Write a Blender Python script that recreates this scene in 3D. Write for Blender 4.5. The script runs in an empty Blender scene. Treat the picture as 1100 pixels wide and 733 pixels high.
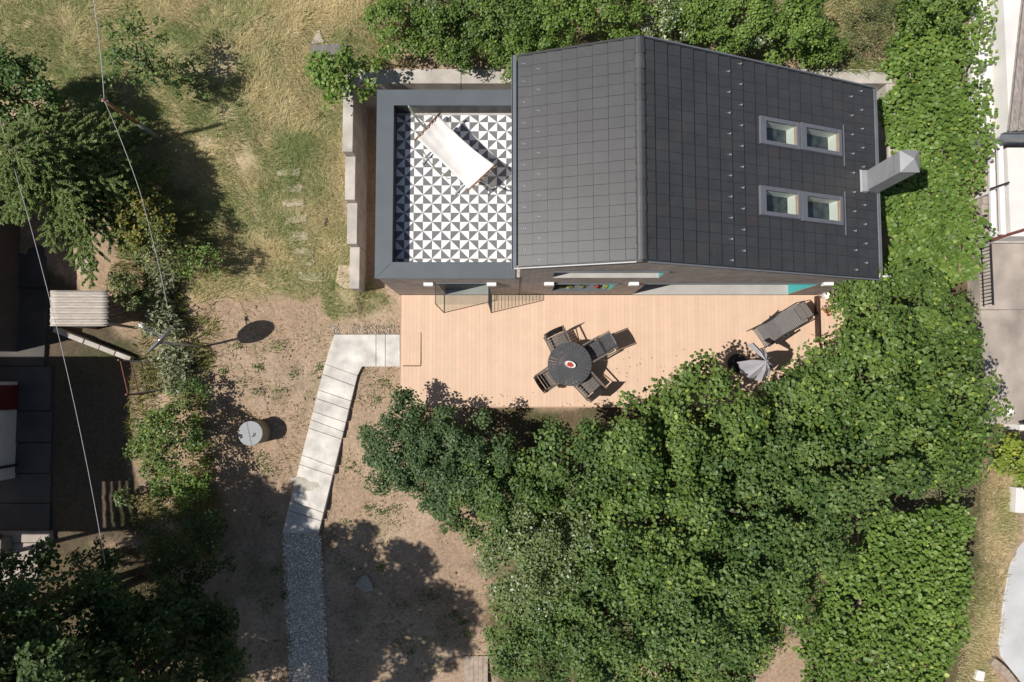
import bpy, bmesh, math, random
import numpy as np
from mathutils import Vector, Matrix

random.seed(7)
rng = np.random.default_rng(11)
scene = bpy.context.scene
COL = scene.collection
R = math.radians

# ------------------------------------------------------------------ camera geometry (used to survey the place)
CAM_H = 17.0
FOC = 733.0
TILT = math.atan(45 / 733)


def P(px, py, z):
    u = (px - 550) / FOC
    v = (366.5 - py) / FOC
    d = (u, math.sin(TILT) + v * math.cos(TILT), -math.cos(TILT) + v * math.sin(TILT))
    k = (z - CAM_H) / d[2]
    return Vector((d[0] * k, d[1] * k, z))


SUN_EL = R(55)
SUN_AZ = math.atan(0.24)
SUN_DIR = Vector((math.cos(SUN_EL) * math.cos(SUN_AZ), math.cos(SUN_EL) * math.sin(SUN_AZ), -math.sin(SUN_EL)))

WX0, WX1 = -3.92, -3.70      # west retaining wall
EX0, EX1 = 8.80, 9.02        # east retaining wall
NY0, NY1 = 7.02, 7.36        # north retaining wall


def sstep(a, b, x):
    t = np.clip((x - a) / (b - a), 0.0, 1.0)
    return t * t * (3 - 2 * t)


def gz(x, y):
    x = np.asarray(x, float)
    y = np.asarray(y, float)
    y0 = 1.5 + 1.9 * sstep(8.9, 9.2, x)
    hi = np.where(y > y0, np.minimum((y - y0) * 0.29, 1.4) + np.maximum(y - 6.4, 0) * 0.04, 0)
    lo = np.where(y < -0.6, np.maximum((y + 0.6) * 0.14, -2.2), 0)
    lo = lo * (1 - .8 * sstep(-8.9, -10.2, x))
    hi = hi * (1 - .8 * sstep(-10.3, -11.3, x) * (y < 4.5))
    up = hi * (1 - sstep(WX0 + 0.03, WX1 - 0.03, x) * (1 - sstep(EX0 + 0.03, EX1 - 0.03, x)) * (1 - sstep(NY0 + 0.05, NY1 - 0.05, y)))
    return -0.14 + up + lo


def PG(px, py, dz=0.0):
    z = 0.0
    for _ in range(12):
        p = P(px, py, z)
        z = float(gz(p.x, p.y)) + dz
    return P(px, py, z)


# ------------------------------------------------------------------ materials
def nt_mat(name):
    m = bpy.data.materials.new(name)
    m.use_nodes = True
    nt = m.node_tree
    b = nt.nodes['Principled BSDF']
    return m, nt, b


def N(nt, t, **kw):
    n = nt.nodes.new(t)
    for k, v in kw.items():
        setattr(n, k, v)
    return n


def simple(name, col, rough=0.6, metal=0.0, var=0.12, scale=6.0, bump=0.0, bscale=60.0, spec=0.5, stretch=None):
    m, nt, b = nt_mat(name)
    tc = N(nt, 'ShaderNodeTexCoord')
    src = tc.outputs['Object']
    if stretch:
        mp = N(nt, 'ShaderNodeMapping')
        mp.inputs['Scale'].default_value = stretch
        nt.links.new(src, mp.inputs['Vector'])
        src = mp.outputs['Vector']
    no = N(nt, 'ShaderNodeTexNoise')
    no.inputs['Scale'].default_value = scale
    no.inputs['Detail'].default_value = 6
    nt.links.new(src, no.inputs['Vector'])
    cr = N(nt, 'ShaderNodeValToRGB')
    cr.color_ramp.elements[0].position = 0.3
    cr.color_ramp.elements[1].position = 0.7
    cr.color_ramp.elements[0].color = (*[max(0, c * (1 - var)) for c in col], 1)
    cr.color_ramp.elements[1].color = (*[min(1, c * (1 + var)) for c in col], 1)
    nt.links.new(no.outputs['Fac'], cr.inputs['Fac'])
    nt.links.new(cr.outputs['Color'], b.inputs['Base Color'])
    b.inputs['Roughness'].default_value = rough
    b.inputs['Metallic'].default_value = metal
    b.inputs['Specular IOR Level'].default_value = spec
    if bump > 0:
        n2 = N(nt, 'ShaderNodeTexNoise')
        n2.inputs['Scale'].default_value = bscale
        n2.inputs['Detail'].default_value = 5
        nt.links.new(src, n2.inputs['Vector'])
        bp = N(nt, 'ShaderNodeBump')
        bp.inputs['Strength'].default_value = bump
        bp.inputs['Distance'].default_value = 0.02
        nt.links.new(n2.outputs['Fac'], bp.inputs['Height'])
        nt.links.new(bp.outputs['Normal'], b.inputs['Normal'])
    return m


def attr_mat(name, rough=0.7, spec=0.3, noise=0.0, nscale=30, bump=0.0, bscale=50, translucent=0.0):
    """Material whose base colour is the mesh's own 'Col' attribute (per leaf, per board, per stone)."""
    m, nt, b = nt_mat(name)
    at = N(nt, 'ShaderNodeAttribute', attribute_name='Col')
    src = at.outputs['Color']
    tc = N(nt, 'ShaderNodeTexCoord')
    if noise > 0:
        no = N(nt, 'ShaderNodeTexNoise')
        no.inputs['Scale'].default_value = nscale
        no.inputs['Detail'].default_value = 8
        no.inputs['Roughness'].default_value = 0.7
        nt.links.new(tc.outputs['Object'], no.inputs['Vector'])
        mr = N(nt, 'ShaderNodeMapRange')
        mr.inputs['From Min'].default_value = 0.3
        mr.inputs['From Max'].default_value = 0.7
        mr.inputs['To Min'].default_value = 1 - noise
        mr.inputs['To Max'].default_value = 1 + noise
        nt.links.new(no.outputs['Fac'], mr.inputs['Value'])
        mx = N(nt, 'ShaderNodeVectorMath', operation='SCALE')
        nt.links.new(src, mx.inputs[0])
        nt.links.new(mr.outputs['Result'], mx.inputs['Scale'])
        src = mx.outputs['Vector']
    nt.links.new(src, b.inputs['Base Color'])
    b.inputs['Roughness'].default_value = rough
    b.inputs['Specular IOR Level'].default_value = spec
    if bump > 0:
        n2 = N(nt, 'ShaderNodeTexNoise')
        n2.inputs['Scale'].default_value = bscale
        n2.inputs['Detail'].default_value = 8
        n2.inputs['Roughness'].default_value = 0.7
        nt.links.new(tc.outputs['Object'], n2.inputs['Vector'])
        bp = N(nt, 'ShaderNodeBump')
        bp.inputs['Strength'].default_value = bump
        bp.inputs['Distance'].default_value = 0.03
        nt.links.new(n2.outputs['Fac'], bp.inputs['Height'])
        nt.links.new(bp.outputs['Normal'], b.inputs['Normal'])
    if translucent > 0:
        tr = N(nt, 'ShaderNodeBsdfTranslucent')
        sc = N(nt, 'ShaderNodeVectorMath', operation='MULTIPLY')
        sc.inputs[1].default_value = (1.1, 1.25, 0.55)
        nt.links.new(src, sc.inputs[0])
        nt.links.new(sc.outputs['Vector'], tr.inputs['Color'])
        mix = N(nt, 'ShaderNodeMixShader')
        mix.inputs['Fac'].default_value = translucent
        out = nt.nodes['Material Output']
        nt.links.new(b.outputs['BSDF'], mix.inputs[1])
        nt.links.new(tr.outputs['BSDF'], mix.inputs[2])
        nt.links.new(mix.outputs['Shader'], out.inputs['Surface'])
    return m


def glass_mat(name, tint=(0.8, 0.9, 0.88), gloss=0.12):
    m = bpy.data.materials.new(name)
    m.use_nodes = True
    nt = m.node_tree
    nt.nodes.remove(nt.nodes['Principled BSDF'])
    out = nt.nodes['Material Output']
    t = N(nt, 'ShaderNodeBsdfTransparent')
    t.inputs['Color'].default_value = (*tint, 1)
    g = N(nt, 'ShaderNodeBsdfGlossy')
    g.inputs['Roughness'].default_value = 0.02
    mx = N(nt, 'ShaderNodeMixShader')
    mx.inputs['Fac'].default_value = gloss
    nt.links.new(t.outputs[0], mx.inputs[1])
    nt.links.new(g.outputs[0], mx.inputs[2])
    nt.links.new(mx.outputs[0], out.inputs['Surface'])
    return m


def brick_mat(name, c1, c2, mortar, w, h, msize, rough=0.85):
    m, nt, b = nt_mat(name)
    tc = N(nt, 'ShaderNodeTexCoord')
    sp = N(nt, 'ShaderNodeSeparateXYZ')
    nt.links.new(tc.outputs['Object'], sp.inputs[0])
    ad = N(nt, 'ShaderNodeMath', operation='ADD')
    nt.links.new(sp.outputs['X'], ad.inputs[0])
    nt.links.new(sp.outputs['Y'], ad.inputs[1])
    cb = N(nt, 'ShaderNodeCombineXYZ')
    nt.links.new(ad.outputs[0], cb.inputs['X'])
    nt.links.new(sp.outputs['Z'], cb.inputs['Y'])
    br = N(nt, 'ShaderNodeTexBrick')
    br.inputs['Scale'].default_value = 1.0
    br.inputs['Color1'].default_value = (*c1, 1)
    br.inputs['Color2'].default_value = (*c2, 1)
    br.inputs['Mortar'].default_value = (*mortar, 1)
    br.inputs['Brick Width'].default_value = w
    br.inputs['Row Height'].default_value = h
    br.inputs['Mortar Size'].default_value = msize
    nt.links.new(cb.outputs[0], br.inputs['Vector'])
    no = N(nt, 'ShaderNodeTexNoise')
    no.inputs['Scale'].default_value = 3.0
    nt.links.new(tc.outputs['Object'], no.inputs['Vector'])
    hs = N(nt, 'ShaderNodeHueSaturation')
    mr = N(nt, 'ShaderNodeMapRange')
    mr.inputs['To Min'].default_value = 0.6
    mr.inputs['To Max'].default_value = 1.4
    nt.links.new(no.outputs['Fac'], mr.inputs['Value'])
    nt.links.new(mr.outputs['Result'], hs.inputs['Value'])
    nt.links.new(br.outputs['Color'], hs.inputs['Color'])
    nt.links.new(hs.outputs['Color'], b.inputs['Base Color'])
    bp = N(nt, 'ShaderNodeBump')
    bp.inputs['Strength'].default_value = 0.6
    bp.inputs['Distance'].default_value = 0.01
    bp.invert = True
    nt.links.new(br.outputs['Fac'], bp.inputs['Height'])
    nt.links.new(bp.outputs['Normal'], b.inputs['Normal'])
    b.inputs['Roughness'].default_value = rough
    return m


M = {
    'ground': attr_mat('ground_soil', rough=0.95, spec=0.1, noise=0.34, nscale=13, bump=1.0, bscale=26),
    'leaf': attr_mat('leaf', rough=0.48, spec=0.35, translucent=0.22),
    'leaf_matt': attr_mat('leaf_matt', rough=0.7, spec=0.15, translucent=0.15),
    'blade': attr_mat('grass_blade', rough=0.8, spec=0.1, translucent=0.2),
    'stone_attr': attr_mat('small_stone', rough=0.9, spec=0.2, noise=0.2, nscale=40),
    'board': attr_mat('deck_board', rough=0.75, spec=0.2, noise=0.05, nscale=3.0),
    'tile': attr_mat('roof_tile', rough=0.46, spec=0.95, noise=0.2, nscale=2.2, bump=0.12, bscale=90),
    'mosaic': attr_mat('patterned_tile', rough=0.5, spec=0.3, noise=0.04, nscale=8),
    'bark': simple('bark', (0.11, 0.085, 0.06), 0.9, var=0.35, scale=14, bump=0.6),
    'concrete': simple('concrete', (0.46, 0.42, 0.375), 0.9, var=0.22, scale=2.6, bump=0.35, bscale=35),
    'path': simple('path_concrete', (0.60, 0.565, 0.515), 0.9, var=0.27, scale=2.6, bump=0.5, bscale=30),
    'old_concrete': simple('old_concrete', (0.36, 0.31, 0.265), 0.9, var=0.28, scale=1.7, bump=0.4, bscale=25),
    'grey_slab': simple('grey_slab', (0.19, 0.175, 0.16), 0.9, var=0.2, scale=5, bump=0.4),
    'coping': simple('dark_blue_grey_coping', (0.100, 0.116, 0.127), 0.5, var=0.08, scale=2, spec=0.4),
    'trim': simple('zinc_trim', (0.20, 0.215, 0.235), 0.4, metal=0.25, var=0.1, scale=3),
    'silver': simple('silver_trim', (0.42, 0.42, 0.42), 0.5, metal=0.1, var=0.08),
    'dark_trim': simple('dark_trim', (0.03, 0.03, 0.032), 0.5, var=0.1),
    'brick': brick_mat('brick_slips', (0.46, 0.395, 0.355), (0.33, 0.28, 0.25), (0.17, 0.15, 0.14), 0.26, 0.055, 0.006),
    'chimney': simple('chimney_metal', (0.31, 0.31, 0.32), 0.55, metal=0.15, var=0.10, scale=4),
    'frame': simple('window_frame_metal', (0.19, 0.197, 0.222), 0.45, metal=0.3, var=0.06),
    'glass_dark': simple('dark_window_glass', (0.012, 0.016, 0.018), 0.04, var=0.2, scale=2, spec=0.8),
    'glass': glass_mat('clear_glass', (0.93, 0.955, 0.945), 0.07),
    'glass_roof': glass_mat('rooflight_glass', (0.9, 0.93, 0.93), 0.07),
    'cloth_white': simple('white_cloth', (0.80, 0.765, 0.72), 0.9, var=0.04, scale=5, bump=0.15, bscale=200),
    'teal': simple('teal_paint', (0.05, 0.42, 0.43), 0.5, var=0.06),
    'sill': simple('grey_sill', (0.40, 0.385, 0.36), 0.7, var=0.1, scale=3),
    'white': simple('white_paint', (0.78, 0.76, 0.74), 0.6, var=0.05, scale=2),
    'dirty_white': simple('weathered_white_plaster', (0.72, 0.69, 0.665), 0.85, var=0.10, scale=1.2, bump=0.15),
    'cream': simple('cream_reveal', (0.8, 0.78, 0.68), 0.7, var=0.03),
    'dark_room': simple('dark_room', (0.06, 0.065, 0.06), 0.8, var=0.8, scale=7),
    'wood': simple('brown_wood', (0.20, 0.10, 0.055), 0.6, var=0.25, scale=9, stretch=(1, 1, 1)),
    'pale_wood': simple('pale_wood', (0.45, 0.30, 0.18), 0.75, var=0.2, scale=9),
    'grey_wood': simple('grey_wood', (0.36, 0.28, 0.22), 0.85, var=0.25, scale=8),
    'dark_metal': simple('dark_grey_metal', (0.03, 0.028, 0.028), 0.45, var=0.15, spec=0.4),
    'table_top': simple('charcoal_slats', (0.062, 0.062, 0.066), 0.5, var=0.18, scale=9),
    'bronze': simple('bronze_tube', (0.14, 0.105, 0.085), 0.5, var=0.1),
    'taupe': simple('taupe_fabric', (0.13, 0.115, 0.105), 0.8, var=0.12, scale=20),
    'grey_fabric': simple('grey_fabric', (0.175, 0.165, 0.165), 0.85, var=0.1, scale=15),
    'parasol': simple('pale_grey_fabric', (0.33, 0.32, 0.345), 0.85, var=0.07, scale=6),
    'cord': simple('olive_cord', (0.20, 0.20, 0.14), 0.8),
    'hook': simple('hook_metal', (0.30, 0.31, 0.33), 0.5, metal=0.3, var=0.2, scale=30),
    'steel': simple('galvanised_steel', (0.42, 0.44, 0.46), 0.35, metal=0.5, var=0.08),
    'barrel': simple('rough_render', (0.30, 0.25, 0.19), 0.9, var=0.2, scale=8, bump=0.5),
    'lid': simple('grey_lid', (0.28, 0.29, 0.30), 0.65, metal=0.0, var=0.06),
    'corr': simple('corrugated_fibre_cement', (0.47, 0.42, 0.37), 0.9, var=0.16, scale=6, bump=0.2, stretch=(1, 5, 1)),
    'old_corr': simple('weathered_corrugated_roof', (0.27, 0.235, 0.215), 0.9, var=0.3, scale=6, bump=0.3, stretch=(6, 1, 1)),
    'red_metal': simple('red_painted_pipe', (0.17, 0.05, 0.035), 0.6, var=0.3, scale=9),
    'dark_red': simple('dark_red_paint', (0.11, 0.016, 0.016), 0.6, var=0.15),
    'red': simple('red_petals', (0.55, 0.05, 0.03), 0.6, var=0.3, scale=60),
    'yellow_green': simple('yellow_green_leaf', (0.38, 0.36, 0.08), 0.6, var=0.3, scale=40),
    'cable': simple('grey_cable', (0.42, 0.42, 0.42), 0.6),
    'terracotta': simple('terracotta', (0.36, 0.17, 0.10), 0.8, var=0.15),
    'worn_stone': simple('worn_stone', (0.44, 0.37, 0.27), 0.95, var=0.25, scale=7, bump=0.5, bscale=25),
    'stone': simple('field_stone', (0.38, 0.33, 0.28), 0.9, var=0.2, scale=6, bump=0.6, bscale=25),
    'tan_stone': simple('tan_stone', (0.50, 0.39, 0.28), 0.9, var=0.14, scale=6, bump=0.5, bscale=25),
    'road': simple('pale_concrete_road', (0.50, 0.50, 0.50), 0.9, var=0.12, scale=1.6, bump=0.2),
    'membrane': simple('black_membrane', (0.02, 0.02, 0.022), 0.8),
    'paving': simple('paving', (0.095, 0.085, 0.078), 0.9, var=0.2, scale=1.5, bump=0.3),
}

# ------------------------------------------------------------------ mesh helpers
class MB:
    def __init__(self):
        self.v = []
        self.f = []
        self.c = []

    def add(self, vs, fs, col=None):
        o = len(self.v)
        self.v += [tuple(p) for p in vs]
        self.f += [tuple(i + o for i in q) for q in fs]
        self.c += [col if col else (0.5, 0.5, 0.5)] * len(vs)
        return self

    def hexa(self, b, t, col=None):
        """b, t: four bottom and four top points, counter-clockwise from above."""
        return self.add(list(b) + list(t), [(3, 2, 1, 0), (4, 5, 6, 7), (0, 1, 5, 4), (1, 2, 6, 5), (2, 3, 7, 6), (3, 0, 4, 7)], col)

    def box(self, x0, x1, y0, y1, z0, z1, col=None):
        b = [(x0, y0, z0), (x1, y0, z0), (x1, y1, z0), (x0, y1, z0)]
        t = [(x, y, z1) for x, y, _ in b]
        return self.hexa(b, t, col)

    def obox(self, c, ax, ay, az, col=None):
        """oriented box: centre and three half-axis vectors"""
        c, ax, ay, az = Vector(c), Vector(ax), Vector(ay), Vector(az)
        b = [c - ax - ay - az, c + ax - ay - az, c + ax + ay - az, c - ax + ay - az]
        t = [c - ax - ay + az, c + ax - ay + az, c + ax + ay + az, c - ax + ay + az]
        return self.hexa(b, t, col)

    def prism(self, poly, z0, z1, col=None):
        """poly: points ccw from above; z0, z1 numbers or lists"""
        n = len(poly)
        zb = z0 if hasattr(z0, '__len__') else [z0] * n
        zt = z1 if hasattr(z1, '__len__') else [z1] * n
        vs = [(poly[i][0], poly[i][1], zb[i]) for i in range(n)] + [(poly[i][0], poly[i][1], zt[i]) for i in range(n)]
        fs = [tuple(range(n - 1, -1, -1)), tuple(range(n, 2 * n))]
        fs += [(i, (i + 1) % n, n + (i + 1) % n, n + i) for i in range(n)]
        return self.add(vs, fs, col)

    def tube(self, pts, r, n=8, col=None, cap=True):
        pts = [Vector(p) for p in pts]
        rs = r if hasattr(r, '__len__') else [r] * len(pts)
        vs, fs = [], []
        ref = None
        for i, p in enumerate(pts):
            d = (pts[min(i + 1, len(pts) - 1)] - pts[max(i - 1, 0)])
            if d.length < 1e-9:
                d = Vector((0, 0, 1))
            d.normalize()
            if ref is None:
                ref = d.orthogonal().normalized()
            a = (ref - d * ref.dot(d))
            if a.length < 1e-6:
                a = d.orthogonal()
            a.normalize()
            ref = a
            b = d.cross(a)
            for k in range(n):
                t = 2 * math.pi * k / n
                vs.append(p + (a * math.cos(t) + b * math.sin(t)) * rs[i])
        for i in range(len(pts) - 1):
            for k in range(n):
                fs.append((i * n + k, i * n + (k + 1) % n, (i + 1) * n + (k + 1) % n, (i + 1) * n + k))
        if cap:
            fs.append(tuple(range(n - 1, -1, -1)))
            fs.append(tuple((len(pts) - 1) * n + k for k in range(n)))
        return self.add(vs, fs, col)

    def lathe(self, c, prof, n=32, col=None):
        """prof: list of (r, z)"""
        vs, fs = [], []
        for r_, z_ in prof:
            for k in range(n):
                t = 2 * math.pi * k / n
                vs.append((c[0] + r_ * math.cos(t), c[1] + r_ * math.sin(t), c[2] + z_))
        for i in range(len(prof) - 1):
            for k in range(n):
                fs.append((i * n + k, i * n + (k + 1) % n, (i + 1) * n + (k + 1) % n, (i + 1) * n + k))
        fs.append(tuple(range(n - 1, -1, -1)))
        fs.append(tuple((len(prof) - 1) * n + k for k in range(n)))
        return self.add(vs, fs, col)

    def build(self, name, mat, parent=None, bevel=0.0, smooth=False, color=False):
        me = bpy.data.meshes.new(name)
        org = Vector((0, 0, 0))
        if parent is not None:
            org = world_loc(parent)
        me.from_pydata([(p[0] - org.x, p[1] - org.y, p[2] - org.z) for p in self.v], [], self.f)
        if color:
            at = me.color_attributes.new('Col', 'FLOAT_COLOR', 'POINT')
            at.data.foreach_set('color', np.array([(*c, 1.0) for c in self.c], np.float32).ravel())
        me.validate()
        o = bpy.data.objects.new(name, me)
        me.materials.append(mat)
        COL.objects.link(o)
        if parent is not None:
            o.parent = parent
        if smooth:
            for q in me.polygons:
                q.use_smooth = True
        if bevel > 0:
            b = o.modifiers.new('bevel', 'BEVEL')
            b.width = bevel
            b.segments = 2
            b.limit_method = 'ANGLE'
        return o


def world_loc(o):
    v = Vector((0, 0, 0))
    while o is not None:
        v += Vector(o.location)
        o = o.parent
    return v


def tag(o, label, cat, group=None, kind=None):
    o['label'] = label
    o['category'] = cat
    if group:
        o['group'] = group
    if kind:
        o['kind'] = kind
    return o


def thing(name, loc, label, cat, group=None, rz=0.0):
    o = bpy.data.objects.new(name, None)
    o.empty_display_size = 0.2
    COL.objects.link(o)
    o.location = loc
    if rz:
        o.rotation_euler.z = rz
    return tag(o, label, cat, group)


def lone(o, label, cat, group=None, kind=None):
    """give a world-space one-mesh thing an origin of its own"""
    me = o.data
    n = len(me.vertices)
    co = np.empty(n * 3, np.float32)
    me.vertices.foreach_get('co', co)
    co = co.reshape(-1, 3)
    c = Vector((float(co[:, 0].mean()), float(co[:, 1].mean()), float(co[:, 2].min())))
    me.transform(Matrix.Translation(-c))
    o.location = c
    return tag(o, label, cat, group, kind)


def structure(o):
    o['kind'] = 'structure'
    return o


def copy_tree(o, parent=None):
    c = o.copy()
    COL.objects.link(c)
    c.parent = parent
    for ch in [q for q in bpy.data.objects if q.parent == o]:
        copy_tree(ch, c)
    return c


def np_mesh(name, verts, faces, cols, mat, parent=None, stuff=False):
    """verts (n,3), faces (m,k) with constant k, cols (n,3)"""
    org = world_loc(parent) if parent is not None else Vector((0, 0, 0))
    verts = np.asarray(verts, np.float32) - np.array(org, np.float32)
    faces = np.asarray(faces, np.int32)
    me = bpy.data.meshes.new(name)
    m_, k_ = faces.shape
    me.vertices.add(len(verts))
    me.vertices.foreach_set('co', verts.ravel())
    me.loops.add(m_ * k_)
    me.loops.foreach_set('vertex_index', faces.ravel())
    me.polygons.add(m_)
    me.polygons.foreach_set('loop_start', np.arange(0, m_ * k_, k_, dtype=np.int32))
    me.polygons.foreach_set('loop_total', np.full(m_, k_, np.int32))
    me.update(calc_edges=True)
    at = me.color_attributes.new('Col', 'FLOAT_COLOR', 'POINT')
    c4 = np.ones((len(verts), 4), np.float32)
    c4[:, :3] = cols
    at.data.foreach_set('color', c4.ravel())
    me.materials.append(mat)
    o = bpy.data.objects.new(name, me)
    COL.objects.link(o)
    if parent is not None:
        o.parent = parent
    if stuff:
        o['kind'] = 'stuff'
    return o


def norm(a):
    return a / np.maximum(np.linalg.norm(a, axis=1, keepdims=True), 1e-9)


LEAF_ROUND = np.array([(0, -.5, 0), (-.42, -.22, .05), (-.40, .22, .05), (0, .52, -.07), (.40, .22, .05), (.42, -.22, .05)], np.float32)
LEAF_LONG = np.array([(0, -.5, 0), (-.15, -.2, .03), (-.13, .2, .02), (0, .6, -.06), (.13, .2, .02), (.15, -.2, .03)], np.float32)
LEAF_NEEDLE = np.array([(0, -.1, 0), (-.13, .1, .02), (-.11, .6, .02), (0, .95, -.05), (.11, .6, .02), (.13, .1, .02)], np.float32)
LEAF_FAT = np.array([(0, -.5, 0), (-.36, -.2, .06), (-.31, .2, .05), (0, .56, -.09), (.31, .2, .05), (.36, -.2, .06)], np.float32)
LEAF_OVAL = np.array([(0, -.5, 0), (-.27, -.2, .05), (-.25, .2, .04), (0, .55, -.08), (.25, .2, .04), (.27, -.2, .05)], np.float32)


def leaf_cloud(name, pos, nrm, size, cols, mat, parent, shape=LEAF_ROUND, tang=None):
    n = len(pos)
    nrm = norm(nrm)
    if tang is None:
        tang = rng.normal(size=(n, 3))
    u = norm(np.cross(tang, nrm))
    v = np.cross(nrm, u)
    L = shape[None, :, :] * size[:, None, None]
    vs = pos[:, None, :] + L[:, :, 0:1] * u[:, None, :] + L[:, :, 1:2] * v[:, None, :] + L[:, :, 2:3] * nrm[:, None, :]
    vs = vs.reshape(-1, 3)
    base = (np.arange(n) * 6)[:, None]
    f = np.concatenate([base + np.array([[0, 3, 2, 1]]), base + np.array([[0, 5, 4, 3]])], 0)
    c = np.repeat(cols, 6, axis=0)
    return np_mesh(name, vs, f, c, mat, parent)


PAL = {   # two leaf colours, share and colour of the odd leaves
    'green': ((.083, .144, .029), (.144, .214, .048), .06, (.26, .33, .055)),
    'mid': ((.070, .126, .030), (.124, .188, .050), .04, (.22, .28, .055)),
    'blue': ((.058, .106, .036), (.100, .156, .056), .01, (.15, .20, .07)),
    'bright': ((.096, .166, .028), (.155, .242, .046), .04, (.28, .35, .07)),
    'grey': ((.098, .146, .042), (.160, .212, .074), .07, (.40, .44, .32)),
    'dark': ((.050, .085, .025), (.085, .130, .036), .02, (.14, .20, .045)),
    'conifer': ((.125, .185, .048), (.235, .305, .090), .10, (.26, .29, .12)),
    'yellow': ((.20, .19, .04), (.14, .18, .045), .15, (.36, .25, .04)),
    'lime': ((.17, .235, .032), (.26, .32, .04), .05, (.38, .38, .07)),
    'silver': ((.21, .225, .125), (.33, .345, .22), .10, (.48, .48, .38)),
    'flower': ((.110, .165, .050), (.160, .215, .072), .22, (.60, .60, .50)),
    'olive': ((.150, .150, .080), (.215, .205, .115), .08, (.32, .27, .15)),
    'mixed': ((.105, .145, .050), (.190, .215, .085), .10, (.33, .31, .12)),
}


def leaf_cols(n, pal, pos=None):
    a, b, share, odd = PAL[pal]
    t = rng.random((n, 1)) ** 1.2
    if pos is not None:      # leaves of one spray age alike: young yellowish sprays beside older green ones
        pf = fbm(pos[:, 0] + pos[:, 2] * .7, pos[:, 1] - pos[:, 2] * .5, .55, 301)[:, None]
        t = np.clip(t * .55 + (pf - .5) * 2.6 + .28, 0, 1.25)
    c = np.array(a)[None] * (1 - t) + np.array(b)[None] * t
    c = c * (1 + rng.normal(0, .10, (n, 1)))
    k = rng.random(n) < share
    c[k] = np.array(odd)[None] * (1 + rng.normal(0, .12, (k.sum(), 1)))
    return np.clip(c, 0.01, 0.9)


def crown_points(c, rad, n, clump_r, fill=0.18, low=-0.25, rough=0.22, upright=0.75):
    """leaf positions and normals: lumpy dome of clumps with dark gaps between them"""
    c = np.array(c)
    rad = np.array(rad)
    surf = rad[0] * rad[1]
    nc = max(7, int(2.9 * surf / (clump_r ** 2)))
    d = norm(rng.normal(size=(nc, 3)))
    d[:, 2] = np.where(d[:, 2] < low, -d[:, 2], d[:, 2])
    lump = 1 - rough * rng.random((nc, 1)) ** 1.5 + 0.10 * rng.normal(size=(nc, 1))
    cc = c + d * rad * lump * 0.95
    cr = clump_r * rng.uniform(.65, 1.25, nc)
    nn = int(n * (1 - fill))
    w = cr ** 2
    k = rng.choice(nc, nn, p=w / w.sum())
    dd = norm(rng.normal(size=(nn, 3)))
    dd[:, 2] = np.where(dd[:, 2] < -.25, -dd[:, 2] * .8, dd[:, 2])
    rr = cr[k][:, None] * (rng.random((nn, 1)) ** .45)
    pos = cc[k] + dd * rr * np.array([1, 1, .8])
    nr = dd * .5 + d[k] * .25 + np.array([-.12, -.03, upright]) + rng.normal(0, .50, (nn, 3))
    nf = n - nn
    df = norm(rng.normal(size=(nf, 3)))
    pf = c + df * rad * (rng.random((nf, 1)) ** .4) * .8
    nf_ = df * .4 + np.array([0, 0, .7]) + rng.normal(0, .5, (nf, 3))
    return np.concatenate([pos, pf]), np.concatenate([nr, nf_]), cc


def limbs(mb, base, top, targets, r0, n_limb=7):
    base, top = Vector(base), Vector(top)
    mid = base.lerp(top, .5) + Vector((random.uniform(-.08, .08), random.uniform(-.08, .08), 0))
    mb.tube([base, mid, top], [r0, r0 * .75, r0 * .45], 9)
    for i in range(min(n_limb, len(targets))):
        t = Vector(targets[int(i * len(targets) / n_limb)])
        s = base.lerp(top, random.uniform(.45, .98))
        m = s.lerp(t, .5) + Vector((random.uniform(-.1, .1), random.uniform(-.1, .1), random.uniform(.0, .15)))
        mb.tube([s, m, s.lerp(t, .96)], [r0 * .42, r0 * .28, r0 * .10], 6)


PARA = P(823, 388, 1.95)


def tree(name, label, cat, px, py, zc, rpx, hz, pal, leaf=.125, lai=4.2, clump=.34, group=None, base=None, rpy=None,
         shape=LEAF_ROUND, mat='leaf', trunk_r=None, fill=.18, rough=.22, upright=.75, centre=None, part='crown', low=-.25):
    c = Vector(centre) if centre is not None else P(px, py, zc)
    k = (CAM_H - c.z) / FOC
    rx = rpx * k
    ry = (rpy or rpx) * k
    bx, by = base if base else (c.x, c.y)
    g = float(gz(bx, by))
    root = thing(name, (bx, by, g), label, cat, group)
    n = int(lai * math.pi * rx * ry / (.62 * leaf * leaf))
    pos, nr, cc = crown_points(c, (rx, ry, hz), n, clump, fill=fill, rough=rough, upright=upright, low=low)
    sv = np.array((-SUN_DIR)[:])
    rel = pos - np.array((PARA.x, PARA.y, 1.75))
    tt = rel @ sv
    sunpath = (np.linalg.norm(rel - tt[:, None] * sv, axis=1) < .42) & (tt > 0)
    keep = ~sunpath & (pos[:, 2] > gz(pos[:, 0], pos[:, 1]) + .04) & ((np.hypot(pos[:, 0] - PARA[0], pos[:, 1] - PARA[1]) > .47) | (pos[:, 2] < .5))
    pos, nr = pos[keep], nr[keep]
    n = len(pos)
    size = leaf * rng.uniform(.5, 1.4, n)
    leaf_cloud(part, pos, nr, size, leaf_cols(n, pal, pos), M[mat], root, shape)
    mb = MB()
    order = np.argsort(rng.random(len(cc)))
    top = Vector((c.x, c.y, max(c.z + hz * .3, g + .25)))
    limbs(mb, (bx, by, g - .05), top, [cc[i] for i in order if cc[i][2] > g + .15], trunk_r or max(.025, .05 * rx), 9)
    mb.build('trunk' if cat == 'tree' else 'stem', M['bark'], root, smooth=True)
    return root


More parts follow.
